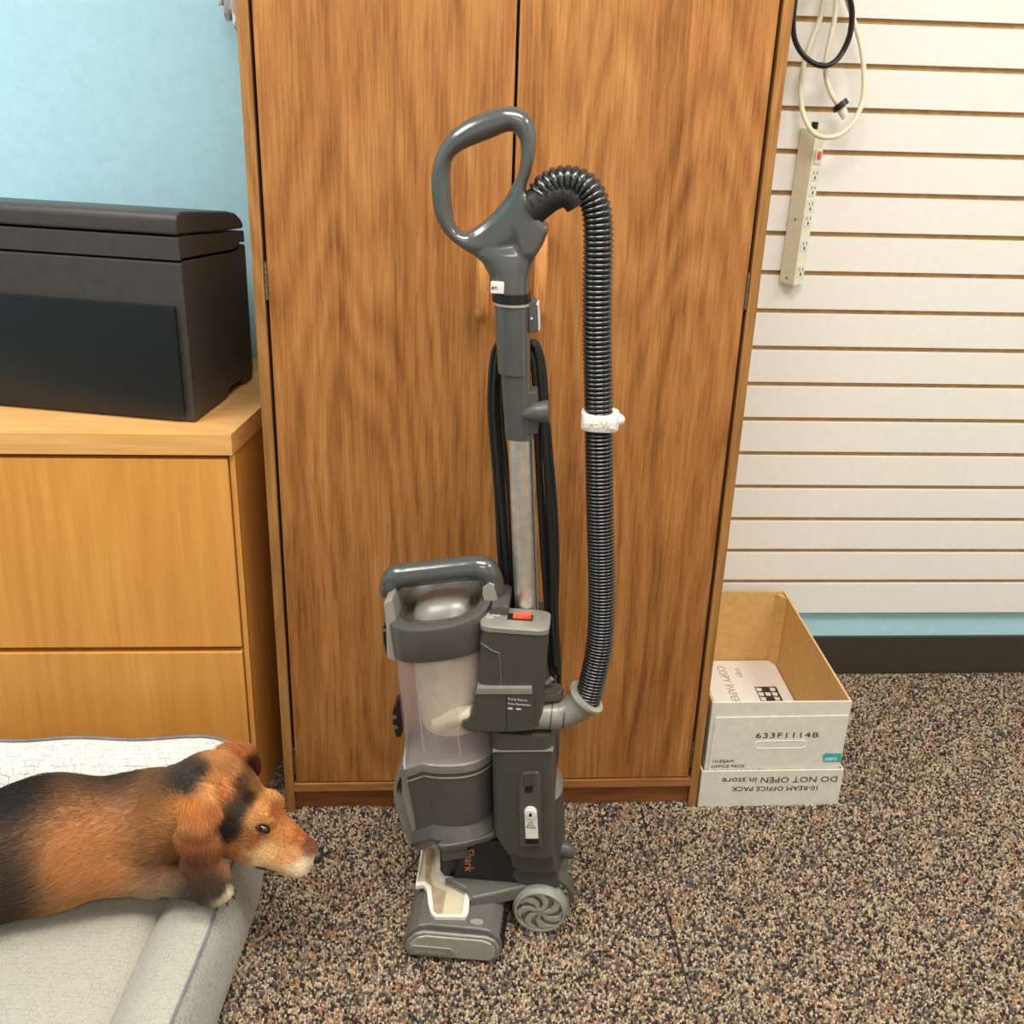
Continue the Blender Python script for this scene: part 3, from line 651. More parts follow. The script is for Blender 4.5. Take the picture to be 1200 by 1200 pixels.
prism('front_trim', fr, -.055, .03, 'y', 'grey_light', vac, bevel=.002)
# bin carry handle
bo = [(-0.2286,-0.004,0.5732),(-0.2219,-0.004,0.5897),(-0.2127,-0.004,0.6049),(-0.192,-0.004,0.61),(-0.1535,-0.004,0.6179),(-0.1152,-0.004,0.6258),(-0.0873,-0.004,0.6293),(-0.0757,-0.004,0.6224),(-0.0678,-0.002,0.6034),(-0.0622,0,0.5753)]
rr2 = [.010, .0155, .0185, .0185, .0185, .0185, .0195, .0195, .0175, .0165]
hd = tube('carry_handle', bo, lambda t: float(np.interp(t*9, range(10), rr2)), 'grey_gloss', vac, N=28, k=5, flat=(.95, 1))
lp = [(-0.0805,0.6049),(-0.0706,0.6156),(-0.0629,0.612),(-0.0627,0.6049),(-0.0571,0.5852),(-0.0775,0.5837),(-0.0803,0.5949)]
prism('handle_latch', lp, -.023, -.012, 'y', 'silver', hd, bevel=.0015)
bb = [(-0.0675,0.5716),(-0.0393,0.5709),(-0.0398,0.5868),(-0.0475,0.5905),(-0.0653,0.5862)]
prism('handle_mount', bb, -.045, .025, 'y', 'grey_plastic', vac, bevel=.002)
# --- power cord, wrapped in long hanks on both sides of the tube
left = [ [(-0.0625,0.034,0.9593),(-0.072,0.034,0.9612),(-0.0798,0.034,0.9387),(-0.0819,0.034,0.8761),(-0.0767,0.034,0.8118),(-0.0683,0.034,0.732),(-0.0623,0.034,0.6487),(-0.0533,0.034,0.5621),(-0.0373,0.034,0.4724)],
 [(-0.0619,0.026,0.9639),(-0.0688,0.026,0.9587),(-0.074,0.026,0.9291),(-0.0748,0.026,0.8665),(-0.0678,0.026,0.789),(-0.0594,0.026,0.7086),(-0.0505,0.026,0.6249),(-0.0429,0.03,0.5353),(-0.0288,0.034,0.4576)],
 [(-0.0629,0.04,0.9552),(-0.0674,0.04,0.9476),(-0.0725,0.04,0.9126),(-0.0696,0.04,0.8492),(-0.0624,0.04,0.7706),(-0.055,0.04,0.6888),(-0.0455,0.04,0.5891),(-0.0334,0.04,0.5)],
 [(-0.0596,0.03,0.9557),(-0.0639,0.03,0.9408),(-0.0653,0.03,0.9036),(-0.0622,0.03,0.8402),(-0.0525,0.03,0.7618),(-0.0449,0.03,0.68),(-0.0378,0.03,0.5802),(-0.0301,0.03,0.5061)],
 [(-0.0634,0.046,0.9559),(-0.0764,0.046,0.9478),(-0.08,0.046,0.8977),(-0.0744,0.046,0.8207),(-0.0656,0.046,0.7271),(-0.0564,0.046,0.629),(-0.0454,0.046,0.5262)]]
right = [ [(-0.0271,0.034,0.9661),(-0.0174,0.034,0.9618),(-0.0077,0.034,0.9305),(-0.0002,0.034,0.8683),(0.0095,0.034,0.791),(0.0195,0.034,0.7106),(0.0261,0.034,0.6266),(0.0291,0.034,0.5388),(0.0375,0.034,0.4476),(0.0398,0.034,0.4003)],
 [(-0.0265,0.026,0.9659),(-0.019,0.026,0.9566),(-0.0128,0.026,0.9203),(-0.0065,0.026,0.8579),(0.0012,0.026,0.7935),(0.0097,0.026,0.7134),(0.0174,0.026,0.6299),(0.0214,0.026,0.5426),(0.031,0.026,0.452)],
 [(-0.0273,0.042,0.959),(-0.022,0.042,0.9459),(-0.0179,0.042,0.9026),(-0.0116,0.042,0.8391),(-0.0045,0.042,0.7601),(0.0054,0.042,0.6781),(0.015,0.042,0.578),(0.0231,0.042,0.4881),(0.0295,0.04,0.4115)],
 [(-0.0268,0.03,0.966),(-0.0183,0.03,0.9604),(-0.0097,0.03,0.9254),(-0.0034,0.03,0.8631),(0.0035,0.03,0.7921),(0.0146,0.03,0.712),(0.0211,0.03,0.6282),(0.0266,0.03,0.5408),(0.0357,0.03,0.4342)],
 [(-0.0268,0.02,0.9554),(-0.0213,0.02,0.9338),(-0.017,0.022,0.8839),(-0.0121,0.024,0.8196),(-0.0052,0.026,0.7397),(0.0039,0.028,0.6422),(0.0148,0.03,0.5398),(0.0263,0.03,0.4334)]]
j = ([], [])
for q in left + right: tube('c', q, .0038, None, N=10, k=5, join=j)
top = [[(-0.0625,0.034,0.9593),(-0.0544,0.05,0.9627),(-0.0401,0.05,0.9647),(-0.0271,0.034,0.9661)], [(-0.0619,0.026,0.9639),(-0.0547,0.055,0.9601),(-0.0403,0.055,0.9609),(-0.0265,0.026,0.9659)], [(-0.0629,0.04,0.9552),(-0.052,0.052,0.9574),(-0.0376,0.052,0.9582),(-0.0273,0.042,0.959)]]
for q in top: tube('c', q, .0038, None, N=10, k=4, join=j)
pc = raw('power_cord', j[0], j[1], 'cord_black', vac, smooth=60); pc['label'] = 'black power cord wound in long loops behind the tube'
tube('cord_holder', [(-0.0448,0.02,0.9641),(-0.0463,0.04,0.961),(-0.0479,0.06,0.9604),(-0.0484,0.062,0.9697)], .006, 'grey_plastic', vac, N=14, k=3)
# --- neck and floor head
nk = [(-.118, .062), (-.100, .150), (-.06, .166), (.046, .178), (.055, .10), (.052, .066)]
neck = prism('neck', nk, -.058, .058, 'y', 'black_matte', vac, bevel=.006, seg=3)
nq = [(-0.1171,-0.0707),(-0.0903,-0.0654),(-0.0865,-0.0849),(-0.1101,-0.0917)]
prism('neck_block', [(-0.1336,0.1437),(-0.1295,0.1511),(-0.0908,0.1604),(-0.0891,0.1379),(-0.1321,0.1246)], -.066, .04, 'y', 'grey_plastic', vac, bevel=.002)
q = [(-0.0936,-0.06,0.1618)][0]
for k_, ch in enumerate('Shark'):
    if k_ < 3: pass
writing('brand_text', 'Shark', .021, 'copper_print', neck, FRONT(q[0]-.001, -.0584, q[2]-.012, -PI/2), ext=.0003)
nk2 = [(-0.0238,0.1743),(-0.012,0.1875),(0.0346,0.1804),(0.0494,0.1561),(0.0549,0.127),(0.0372,0.1216),(-0.0013,0.1174),(-0.0182,0.1279)]
prism('neck_cover', nk2, -.07, .06, 'y', 'grey_body', vac, bevel=.005, seg=3)
prism('neck_side', [(-0.01,0.1279),(0.0531,0.1347),(0.0596,0.0859),(0.042,0.0768),(0,0.0793),(-0.0175,0.1024)], -.0605, -.03, 'y', 'grey_body', vac, bevel=.003)
# platform over the wheels
pl = [(-0.1294,-0.0572),(-0.0395,-0.0423),(-0.0141,-0.0252),(0.0219,-0.0126),(0.0309,-0.0197),(0.0322,-0.0417),(0.0232,-0.0546),(-0.0104,-0.0704),(-0.0502,-0.0886),(-0.078,-0.0995),(-0.0886,-0.0797)]
plat = prism('head_deck', pl, .060, .087, 'z', 'grey_mid', vac, bevel=.005, seg=3)
st = [(-0.1197,-0.0458),(-0.0424,-0.0425),(-0.0388,-0.051),(-0.1199,-0.0548)]
prism('deck_slot', st, .0868, .0880, 'z', 'black', plat, bevel=0)
# nozzle housing: stadium profile extruded across the width
prof = [(-.176, .004), (-.181, .016), (-.180, .034), (-.172, .052), (-.158, .064), (-.140, .069), (-.060, .069), (-.042, .066), (-.029, .054), (-.024, .034), (-.026, .014), (-.034, .003)]
nz = prism('nozzle_housing', prof, -.146, .112, 'y', 'grey_mid', vac, bevel=.004, seg=3)
pc0 = [(-.168, .008), (-.1745, .018), (-.172, .034), (-.160, .050), (-.146, .056), (-.052, .056), (-.038, .050), (-.031, .036), (-.031, .020), (-.040, .009)]
ecap = prism('end_cap', [((x+.103)*1.05-.103, (z-.032)*1.06+.032) for x, z in pc0], -.152, -.145, 'y', 'grey_light', vac, bevel=.003, seg=3)
prism('cap_panel', [((x+.103)*.96-.103, (z-.031)*.86+.031) for x, z in pc0], -.155, -.151, 'y', 'silver', ecap, bevel=.002)
prism('cap_relief', [(-.168, .014), (-.090, .014), (-.100, .030), (-.105, .033), (-.166, .033), (-.170, .024)], -.1575, -.1545, 'y', 'grey_light', ecap, bevel=.0015)
writing('embossed_text', 'NAVIGATOR', .0075, 'silver', ecap, FRONT(-.160, -.1577, .019), ext=.0004, spacing=1.15)
# clear window with white frame
wo = [(-0.1735,-0.0728),(-0.1615,-0.0684),(-0.1543,-0.0783),(-0.1466,-0.1098),(-0.1398,-0.1276),(-0.1317,-0.1359),(-0.0848,-0.1312),(-0.0807,-0.1206),(-0.0857,-0.0444),(-0.1298,-0.0437),(-0.1388,-0.0307),(-0.1485,0.031),(-0.1592,0.0384),(-0.1793,0.0338)]
wi = [(-0.1723,-0.0628),(-0.1601,-0.0593),(-0.1486,-0.0698),(-0.141,-0.1016),(-0.1363,-0.1235),(-0.13,-0.1292),(-0.0923,-0.1257),(-0.0905,-0.1181),(-0.0917,-0.0531),(-0.1354,-0.0544),(-0.145,-0.0375),(-0.1558,0.0258),(-0.1608,0.0295),(-0.1753,0.0278)]
fr_ = plate('window_frame', wo, wi, .068, .0755, 'white_plastic', vac)
fl1 = prism('window_tray', wo, .0685, .0697, 'z', 'dust_cream', fr_, bevel=0)
bw = [(-0.1748,0.0247),(-0.1589,0.0266),(-0.1547,-0.0109),(-0.155,-0.0376),(-0.1455,-0.0624),(-0.1225,-0.0753),(-0.1224,-0.1059),(-0.1233,-0.1283),(-0.1354,-0.1298),(-0.1398,-0.1004),(-0.149,-0.0765),(-0.1597,-0.0622),(-0.1651,-0.0184)]
prism('brush_roll', bw, .0697, .0712, 'z', 'dust_brown', fr_, bevel=.0004)
prism('window_pane', wi, .0745, .0750, 'z', 'window_clear', fr_, bevel=0)
tube('hatch_button', [(-0.0626,-0.137,0.0774),(-0.0627,-0.136,0.0773)] and [(-.066, -.134, .068), (-.066, -.134, .0715)], .009, 'silver', vac, N=24, flat=(1.2, .7))
# vents at the right end of the nozzle
j = ([], [])
for k_ in range(6):
    y0 = -.135 + .012*k_
    tube('s', [(-.0265, y0, .052), (-.0228, y0, .036), (-.0232, y0, .022)], .0014, None, N=6, join=j)
raw('vent_slots', j[0], j[1], 'black', vac)['kind'] = 'stuff'
# wheels (near and far)
def wheel(v0, s):
    R_ = .045; c = (.031, v0, R_+.001)
    w_ = empty('wheel', c); w_.parent = vac
    vs, fs = [], []; N = 40
    prof_ = [(R_*.93, 0), (R_, .004*s), (R_, .020*s), (R_*.95, .024*s), (R_*.3, .024*s)]
    for (r, y) in prof_:
        for i in range(N): a = 2*PI*i/N; vs.append((r*math.cos(a), y, r*math.sin(a)))
    for k in range(len(prof_)-1):
        for i in range(N): q = (i+1) % N; fs.append((k*N+i, k*N+q, (k+1)*N+q, (k+1)*N+i))
    raw('tyre', vs, fs, 'tyre', w_, smooth=40)
    vs, fs = [], []
    prof_ = [(R_*.93, .001*s), (R_*.91, -.003*s), (R_*.84, -.003*s), (R_*.82, .004*s), (R_*.80, .010*s), (0.001, .010*s)]
    for (r, y) in prof_:
        for i in range(N): a = 2*PI*i/N; vs.append((r*math.cos(a), y, r*math.sin(a)))
    for k in range(len(prof_)-1):
        for i in range(N): q = (i+1) % N; fs.append((k*N+i, k*N+q, (k+1)*N+q, (k+1)*N+i))
    raw('rim', vs, fs, 'silver', w_, smooth=40)
    sp = None
    for k in range(7):
        a0 = 2*PI*k/7
        def pt_(r, a, y): return (r*math.cos(a0+a), y, r*math.sin(a0+a))
        top_ = [pt_(.006, -.35, 0), pt_(.018, -.12, 0), pt_(.030, .20, 0), pt_(.0375, .52, 0), pt_(.0375, 1.05, 0), pt_(.030, .66, 0), pt_(.018, .38, 0), pt_(.006, .45, 0)]
        vs = [(p[0], -.002*s, p[2]) for p in top_] + [(p[0], .010*s, p[2]) for p in top_]; n = 8
        fs = [tuple(range(n)), tuple(range(n, 2*n))] + [(i, (i+1) % n, n+(i+1) % n, n+i) for i in range(n)]
        raw('spoke', vs, fs, 'silver', w_, bevel=.0008)
    tube('hub', [(0, .010*s, 0), (0, -.004*s, 0)], .0065, 'grey_light', w_, N=20)
wheel(-.074, 1); wheel(.066, -1)
# fender arch over the near wheel
vs, fs = [], []; n = 14
for i in range(n):
    a = math.radians(128 - 128*i/(n-1)); 
    for (r, y) in ((.049, -.050), (.055, -.050), (.055, -.018), (.049, -.018)): vs.append((.031+r*math.cos(a), y, .046+r*math.sin(a)))
for i in range(n-1):
    for k in range(4): q = (k+1) % 4; fs.append((i*4+k, i*4+q, (i+1)*4+q, (i+1)*4+k))
fs += [(0, 1, 2, 3), tuple((n-1)*4+k for k in range(4))]
raw('wheel_fender', vs, fs, 'grey_plastic', vac, smooth=50)
box('wheel_axle_housing', (-.02, -.05, .018), (.05, .05, .066), 'black_matte', vac, bevel=.004)

# ================================================================== PAPER BOX
bxr = empty('carton', (.523, .22, 0)); tag(bxr, 'open white cardboard copy paper carton on the floor right of the cabinet', 'box')
X0, X1, Y0, Y1, HB = .400-.523, .662-.523, .004-.22, .438-.22, .234
T = .004
box('end_panel', (X0, Y0, .006), (X1, Y0+T, HB), 'carton_white', bxr, bevel=.0008)
box('end_panel', (X0, Y1-T, .006), (X1, Y1, HB), 'kraft', bxr, bevel=.0008)
sp1 = box('side_panel', (X0, Y0+T, .006), (X0+T, Y1-T, HB), 'kraft', bxr, bevel=.0008)
sp2 = box('side_panel', (X1-T, Y0+T, .006), (X1, Y1-T, HB), 'kraft', bxr, bevel=.0008)
box('side_facing', (X0-.0008, Y0+.0002, .006), (X0, Y1, HB-.001), 'carton_white', sp1, bevel=0)
box('side_facing', (X1, Y0+.0002, .006), (X1+.0008, Y1, HB-.001), 'carton_white', sp2, bevel=0)
box('bottom_panel', (X0+T, Y0+T, .005), (X1-T, Y1-T, .009), 'kraft', bxr, bevel=0)
# corner strips folded inside
prism('corner_flap', [(X1-T-.0005, Y1-T-.030), (X1-T-.0005, Y1-T-.001), (X1-T-.016, Y1-T-.001)], .01, HB-.004, 'z', 'kraft', bxr, bevel=.0005)
# front tuck panel, slightly proud, with perforated hand hole
tf = [(0.3986,0.2035),(0.6685,0.208),(0.6899,0.0751),(0.3937,0.0799)]
tuck = prism('tuck_panel', [(X0+.004, .012), (X1-.002, .012), (X1-.002, HB-.030), (X0+.008, HB-.032)], Y0-.0022, Y0, 'y', 'carton_white', bxr, bevel=.0006)
ho = [(0.4945,0.1406),(0.5832,0.1394)]
hz = ho[0][1]; xa = ho[0][0]-.523+.004; xb = ho[1][0]-.523-.004
ov = [(xb+.009*math.cos(a), hz+.0085*math.sin(a)) for a in [(-PI/2 + PI*i/8) for i in range(9)]] + [(xa-.009*math.cos(a), hz-.0085*math.sin(a)) for a in [(-PI/2 + PI*i/8) for i in range(9)]]
tube('hand_hole_cut', [(x, Y0-.0023, z_) for x, z_ in ov], .0007, 'paper_white', tuck, N=6, closed=True, cap=False)
tx = [(0.4874,0.1581),(0.4077,0.099),(0.4064,0.1107),(0.4096,0.0812),(0.6275,0.1074),(0.6468,0.1111)]
F_ = Y0-.0026
def ft_(body, size, p, mat='print_dark', rz=0, al='LEFT', **k): return writing('printed_text', body, size, mat, tuck, FRONT(p[0], F_, p[1], rz), align=al, **k)
ft_('633F1114B', .0165, (tx[0][0]-.523, tx[0][1]-.002), spacing=1.1, sx=1.5)
ft_('10-REAM', .0095, ([(0.4108,0.1009)][0][0]-.523, [(0.4108,0.1009)][0][1]), sx=1.15)
ft_('OFFICE PACK', .0095, ([(0.4104,0.0891)][0][0]-.523, [(0.4104,0.0891)][0][1]), sx=1.15)
ft_('COPY PAPER', .019, ([(0.4106,0.0712)][0][0]-.523, [(0.4106,0.0712)][0][1]), sx=1.0)
# teal badge
bd = [(0.623,0.1154),(0.629,0.1192),(0.6589,0.1188),(0.662,0.099),(0.627,0.0995)]
prism('teal_badge', [(p[0]-.523, p[1]) for p in bd], F_-.0002, F_+.0006, 'y', 'teal', tuck, bevel=0)
writing('badge_text', 'DEPO', .0095, 'paper_white', tuck, FRONT([(0.6284,0.1015)][0][0]-.523, F_-.0003, [(0.6282,0.1025)][0][1]), sx=1.0)
# inverted lid the box stands in
lidb = empty('lid', (0, 0, 0)); lidb.parent = bxr; lidb['label'] = 'upturned white lid the carton stands in, printed upside down'
a0, a1, b0, b1 = X0-.007, X1+.006, Y0-.008, Y1+.005
box('base_panel', (a0, b0, 0), (a1, b1, .0035), 'carton_white', lidb, bevel=0)
HL_ = [(0.5196,0.0849)][0][1]
fp = box('front_wall', (a0, b0, .0035), (a1, b0+.0035, HL_), 'carton_white', lidb, bevel=.0006)
box('back_wall', (a0, b1-.0035, .0035), (a1, b1, HL_), 'carton_white', lidb, bevel=.0006)
box('side_wall', (a0, b0+.0035, .0035), (a0+.003, b1-.0035, HL_), 'carton_white', lidb, bevel=.0006)
box('side_wall', (a1-.003, b0+.0035, .0035), (a1, b1-.0035, HL_), 'carton_white', lidb, bevel=.0006)
wx = [(0.6591,0.0705),(0.6256,0.049)]
writing('printed_text', 'DO NOT OPEN in store', .0185, 'print_dark', lidb, FRONT(wx[0][0]-.523, b0-.0004, wx[0][1]-.0008, PI), sx=1.18)
writing('printed_text', '10-REAM OFFICE PACK', .0150, 'print_dark', lidb, FRONT(wx[1][0]-.523, b0-.0004, wx[1][1]-.0005, PI), sx=1.12)
# reams inside
def ream(y0, y1, lab):
    e = box('paper_ream', (X0+T+.523+.001, y0, .0095), (X1-T+.523-.001, y1, .060), 'paper_white', None, bevel=.003)
    tag(e, lab, 'paper ream', 'reams in the carton'); return e
r1 = ream(.214, .432, 'white wrapped copy paper ream at the back of the carton')
ream(.010, .212, 'white wrapped copy paper ream behind the carton front')
q = [(0.5144,0.3978),(0.5266,0.4084),(0.5823,0.3174),(0.637,0.3166),(0.633,0.2704),(0.5774,0.2713)]
writing('printed_text', 'COPY PAPER', .026, 'print_tan', r1, TOP(q[0][0]+.004, q[0][1]+.01, .0602, -PI/2+.02), ext=.0002)
writing('printed_text', 'copy', .02, 'print_tan', r1, TOP(q[0][0]+.045, q[0][1]-.0, .0602, -PI/2), ext=.0002)
lg = q[2:]
mx_ = np.mean([p[0] for p in lg]); my_ = np.mean([p[1] for p in lg])
lgp = prism('logo_patch', [(mx_-.024, my_-.030), (mx_+.024, my_-.030), (mx_+.024, my_+.028), (mx_-.024, my_+.028)], .0600, .0604, 'z', 'print_dark', r1, bevel=0)
for i in range(3):
    for k in range(3):
        if (i+k) % 2 == 0 or k == 1:
            prism('logo_mark', [(mx_-.022+.015*i, my_-.026+.018*k), (mx_-.012+.015*i, my_-.026+.018*k), (mx_-.010+.015*i, my_-.014+.018*k), (mx_-.022+.015*i, my_-.012+.018*k)], .0604, .0607, 'z', 'paper_white', r1, bevel=0)

# ================================================================== POWER STRIP AND CORDS
Bp = np.array([(0.5839,0.425,0.9143)][0]); Tp = np.array([(0.5874,0.425,1.2035)][0])
ax = (Tp-Bp); L_ = np.linalg.norm(ax); ax /= L_
ps = empty('power_strip', tuple(Bp)); tag(ps, 'cream metal power strip hanging on the white slatwall', 'power strip')
nR = np.array([.60, -.80, 0]); nR -= ax*nR.dot(ax); nR /= np.linalg.norm(nR)
nL = np.cross(nR, ax); 
if nL[0] > 0: nL = -nL
MS = Matrix(((*[float(x) for x in (-nL[0], nR[0], ax[0])], 0), (*[float(x) for x in (-nL[1], nR[1], ax[1])], 0), (*[float(x) for x in (-nL[2], nR[2], ax[2])], 0), (0, 0, 0, 1)))
# local: x = along the outlet face, y = outlet face normal, z = along the strip; the front edge is the local origin
def sbox(name, lo, hi, mat, parent, bevel=.001):
    o = box(name, lo, hi, mat, None, bevel=bevel); o.data.transform(MS); o.parent = parent; return o
sb = sbox('housing', (0, -.036, 0), (.030, 0, L_), 'cream', ps, .002)
def outlet(z):
    f = sbox('outlet', (.004, -.001, z-.012), (.026, .0012, z+.012), 'white_plastic', ps, .0008)
    for dx, dz, w in ((-.005, .003, .001), (.005, .003, .001), (0, -.006, .002)):
        sbox('slot', (.015+dx-w, .0010, z+dz-.003), (.015+dx+w, .0015, z+dz+.003), 'black', f, 0)
for yy in (202.7, 220, 239, 256, 286, 317.5): outlet(L_*(335-yy)/(335-152.0))
z_ = L_*(335-181.5)/(183.)
swp = sbox('switch', (.005, -.001, z_-.014), (.026, .003, z_+.012), 'white_plastic', ps)
sbox('rocker', (.010, .002, z_-.006), (.021, .005, z_+.008), 'orange', swp)['label'] = 'orange rocker switch'
for zz in (.012, L_*.43):
    sc_ = sbox('screw', (-.0012, -.020, zz-.002), (.0005, -.016, zz+.002), 'steel', ps, .0005)
tube('strain_relief', [tuple(ax*(L_+t)+ -nL*.014 - nR*.015) for t in (-.002, .006, .012)], .0062, 'black', ps, N=16)
e_ = tuple(Bp + ax*(L_+.010) - nL*.014 - nR*.015)
tube('supply_cord', [e_] + [(0.587,0.44,1.2499),(0.5832,0.44,1.3082),(0.5815,0.44,1.351),(0.5819,0.44,1.3904),(0.5798,0.435,1.4344),(0.5786,0.43,1.4614)], .0042, 'cream', ps, N=12, k=6)
lc = tube('extension_cord', [(0.5724,0.425,1.4611),(0.5684,0.425,1.4271),(0.5678,0.43,1.39),(0.5564,0.43,1.3504),(0.5485,0.43,1.3075),(0.5488,0.43,1.2714),(0.5551,0.425,1.2383),(0.5634,0.41,1.2146),(0.5753,0.395,1.1985),(0.5934,0.385,1.194),(0.6193,0.385,1.2006),(0.644,0.39,1.2258),(0.6563,0.4,1.269),(0.6452,0.41,1.3395),(0.6159,0.42,1.4081),(0.5932,0.425,1.455)], .0046, 'cream', None, N=14, k=6)
tag(lc, 'looped cream cord hanging in front of the power strip', 'cord')
lc2 = empty('plug_cord', [(0.585,0.42,1.4479)][0]); tag(lc2, 'cream cord ending in a black plug beside the slatwall grooves', 'cord')
org = np.array(lc2.location)
pth = [tuple(np.array(p)-org) for p in [(0.5877,0.415,1.4586),(0.5863,0.41,1.4275),(0.5874,0.41,1.3906),(0.5846,0.41,1.3587),(0.5821,0.41,1.3235),(0.5864,0.41,1.2952),(0.5959,0.41,1.2739),(0.608,0.41,1.2569),(0.6136,0.41,1.2512)]]
tube('cable', pth, .0046, 'cream', lc2, N=14, k=6)
pA, pB, pC, pD = [np.array(p)-org for p in [(0.6129,0.41,1.2556),(0.619,0.408,1.2478),(0.6234,0.405,1.2387),(0.6308,0.403,1.2273)]]
pn = (pB-pA)/np.linalg.norm(pB-pA)
tube('plug_face', [tuple(pB-pn*.005), tuple(pB+pn*.005)], .0155, 'black', lc2, N=24)
tube('plug_body', [tuple(pB+pn*.004), tuple(pC), tuple(pD)], lambda t: .010-.003*t, 'white_plastic', lc2, N=16)
bl = tube('cable_loop', [(0.5305,0.4,1.4642),(0.5122,0.4,1.4343),(0.5097,0.4,1.3977),(0.5144,0.4,1.3636),(0.5268,0.4,1.3404),(0.5448,0.395,1.3229),(0.5661,0.39,1.3139),(0.5858,0.39,1.3173),(0.6051,0.4,1.3344),(0.6155,0.4,1.3668),(0.612,0.4,1.4078),(0.5945,0.4,1.441),(0.568,0.4,1.4655)], .0060, 'black', None, N=14, k=6, flat=(1.2, .8))
tag(bl, 'black cable hanging in a loop at the top of the slatwall', 'cable')
hkp = [(0.5677,0.459,1.4647),(0.5549,0.42,1.4657),(0.5464,0.39,1.4671),(0.5452,0.385,1.4747)]
hk = tube('slatwall_hook', hkp, .004, 'steel', None, N=12, k=4); tag(hk, 'metal slatwall hook holding the cords', 'hook')

# ================================================================== DOG BED
bed = empty('dog_bed', (-.80, -.40, 0)); tag(bed, 'grey checked fabric dog bed with a raised back edge', 'dog bed')
def outline(ins, N=96):
    x0, x1, y0, y1 = -1.22+ins, -.398-ins, -.86+ins, -.028-ins; r = max(.11-ins*.8, .03); out = []
    for (cx, cy, a) in ((x1-r, y1-r, 0), (x0+r, y1-r, 90), (x0+r, y0+r, 180), (x1-r, y0+r, 270)):
        for i in range(9):
            t_ = math.radians(a+90*i/8); out.append((cx+r*math.cos(t_), cy+r*math.sin(t_)))
    # resample evenly
    P = np.array(out+[out[0]]); s_ = np.r_[0, np.cumsum(np.linalg.norm(np.diff(P, axis=0), axis=1))]
    q = np.linspace(0, s_[-1], N, endpoint=False); return np.stack([np.interp(q, s_, P[:, i]) for i in (0, 1)], 1)
def bulge(x, y):  # the right edge is nearly straight, swinging in slightly towards the near end
    w_ = min(1, max(0, (x+1.0)/.5)); return x - .11*max(0, -.25-y)*w_*w_*(3-2*w_)
def bedmesh(name, prof, mat, cap, region=None, N=128):
    vs, fs = [], []
    base_ = outline(0, N)
    for (ins, z) in prof:
        O_ = outline(ins, N)
        for k in range(N):
            x, y = O_[k]; back = 1/(1+math.exp(-(y+.20)/.035))
            zz = z*(1+.74*back*min(1, max(0, (.22-ins)/.12))) + .003*math.sin(31*x+17*y)*(z > .03)
            vs.append((bulge(x, y)+.80, y+.40, zz))
    for k in range(len(prof)-1):
        for i in range(N):
            q = (i+1) % N
            fs.append((k*N+i, k*N+q, (k+1)*N+q, (k+1)*N+i))
    if cap:
        k = len(prof)-1; last = vs[k*N:]; m_ = len(vs)
        cx_, cy_ = sum(p[0] for p in last)/N, sum(p[1] for p in last)/N
        for f_ in (.66, .33): vs += [(cx_+(p[0]-cx_)*f_, cy_+(p[1]-cy_)*f_, .103) for p in last]
        vs.append((cx_, cy_, .103))
        for r_ in (0, 1):
            for i in range(N): q = (i+1) % N; fs.append(((k+r_)*N+i, (k+r_)*N+q, (k+r_+1)*N+q, (k+r_+1)*N+i))
        for i in range(N): fs.append(((k+2)*N+i, (k+2)*N+(i+1) % N, (k+3)*N))
    return raw(name, vs, fs, mat, bed, smooth=60, fix=True)
bedmesh('bolster', [(.03, .0), (.010, .004), (.002, .025), (0, .055), (.004, .082), (.014, .104), (.022, .116), (.030, .122)], 'bed_fabric', False)
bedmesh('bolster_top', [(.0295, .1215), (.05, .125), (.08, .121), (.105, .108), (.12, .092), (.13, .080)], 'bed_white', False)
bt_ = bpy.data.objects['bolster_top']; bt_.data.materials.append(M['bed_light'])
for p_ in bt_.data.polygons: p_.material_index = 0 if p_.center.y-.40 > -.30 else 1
bedmesh('cushion', [(.125, .07), (.135, .084), (.16, .094), (.22, .10), (.27, .102)], 'bed_light', True)
N_ = 128; O_ = outline(.030, N_)
pp_ = []
for x, y in O_:
    back = 1/(1+math.exp(-(y+.20)/.035)); pp_.append((bulge(x, y)+.80, y+.40, .1235*(1+.74*back)+.003*math.sin(31*x+17*y)))
tube('piping', pp_, .0022, 'piping', bed, N=8, closed=True, cap=False)

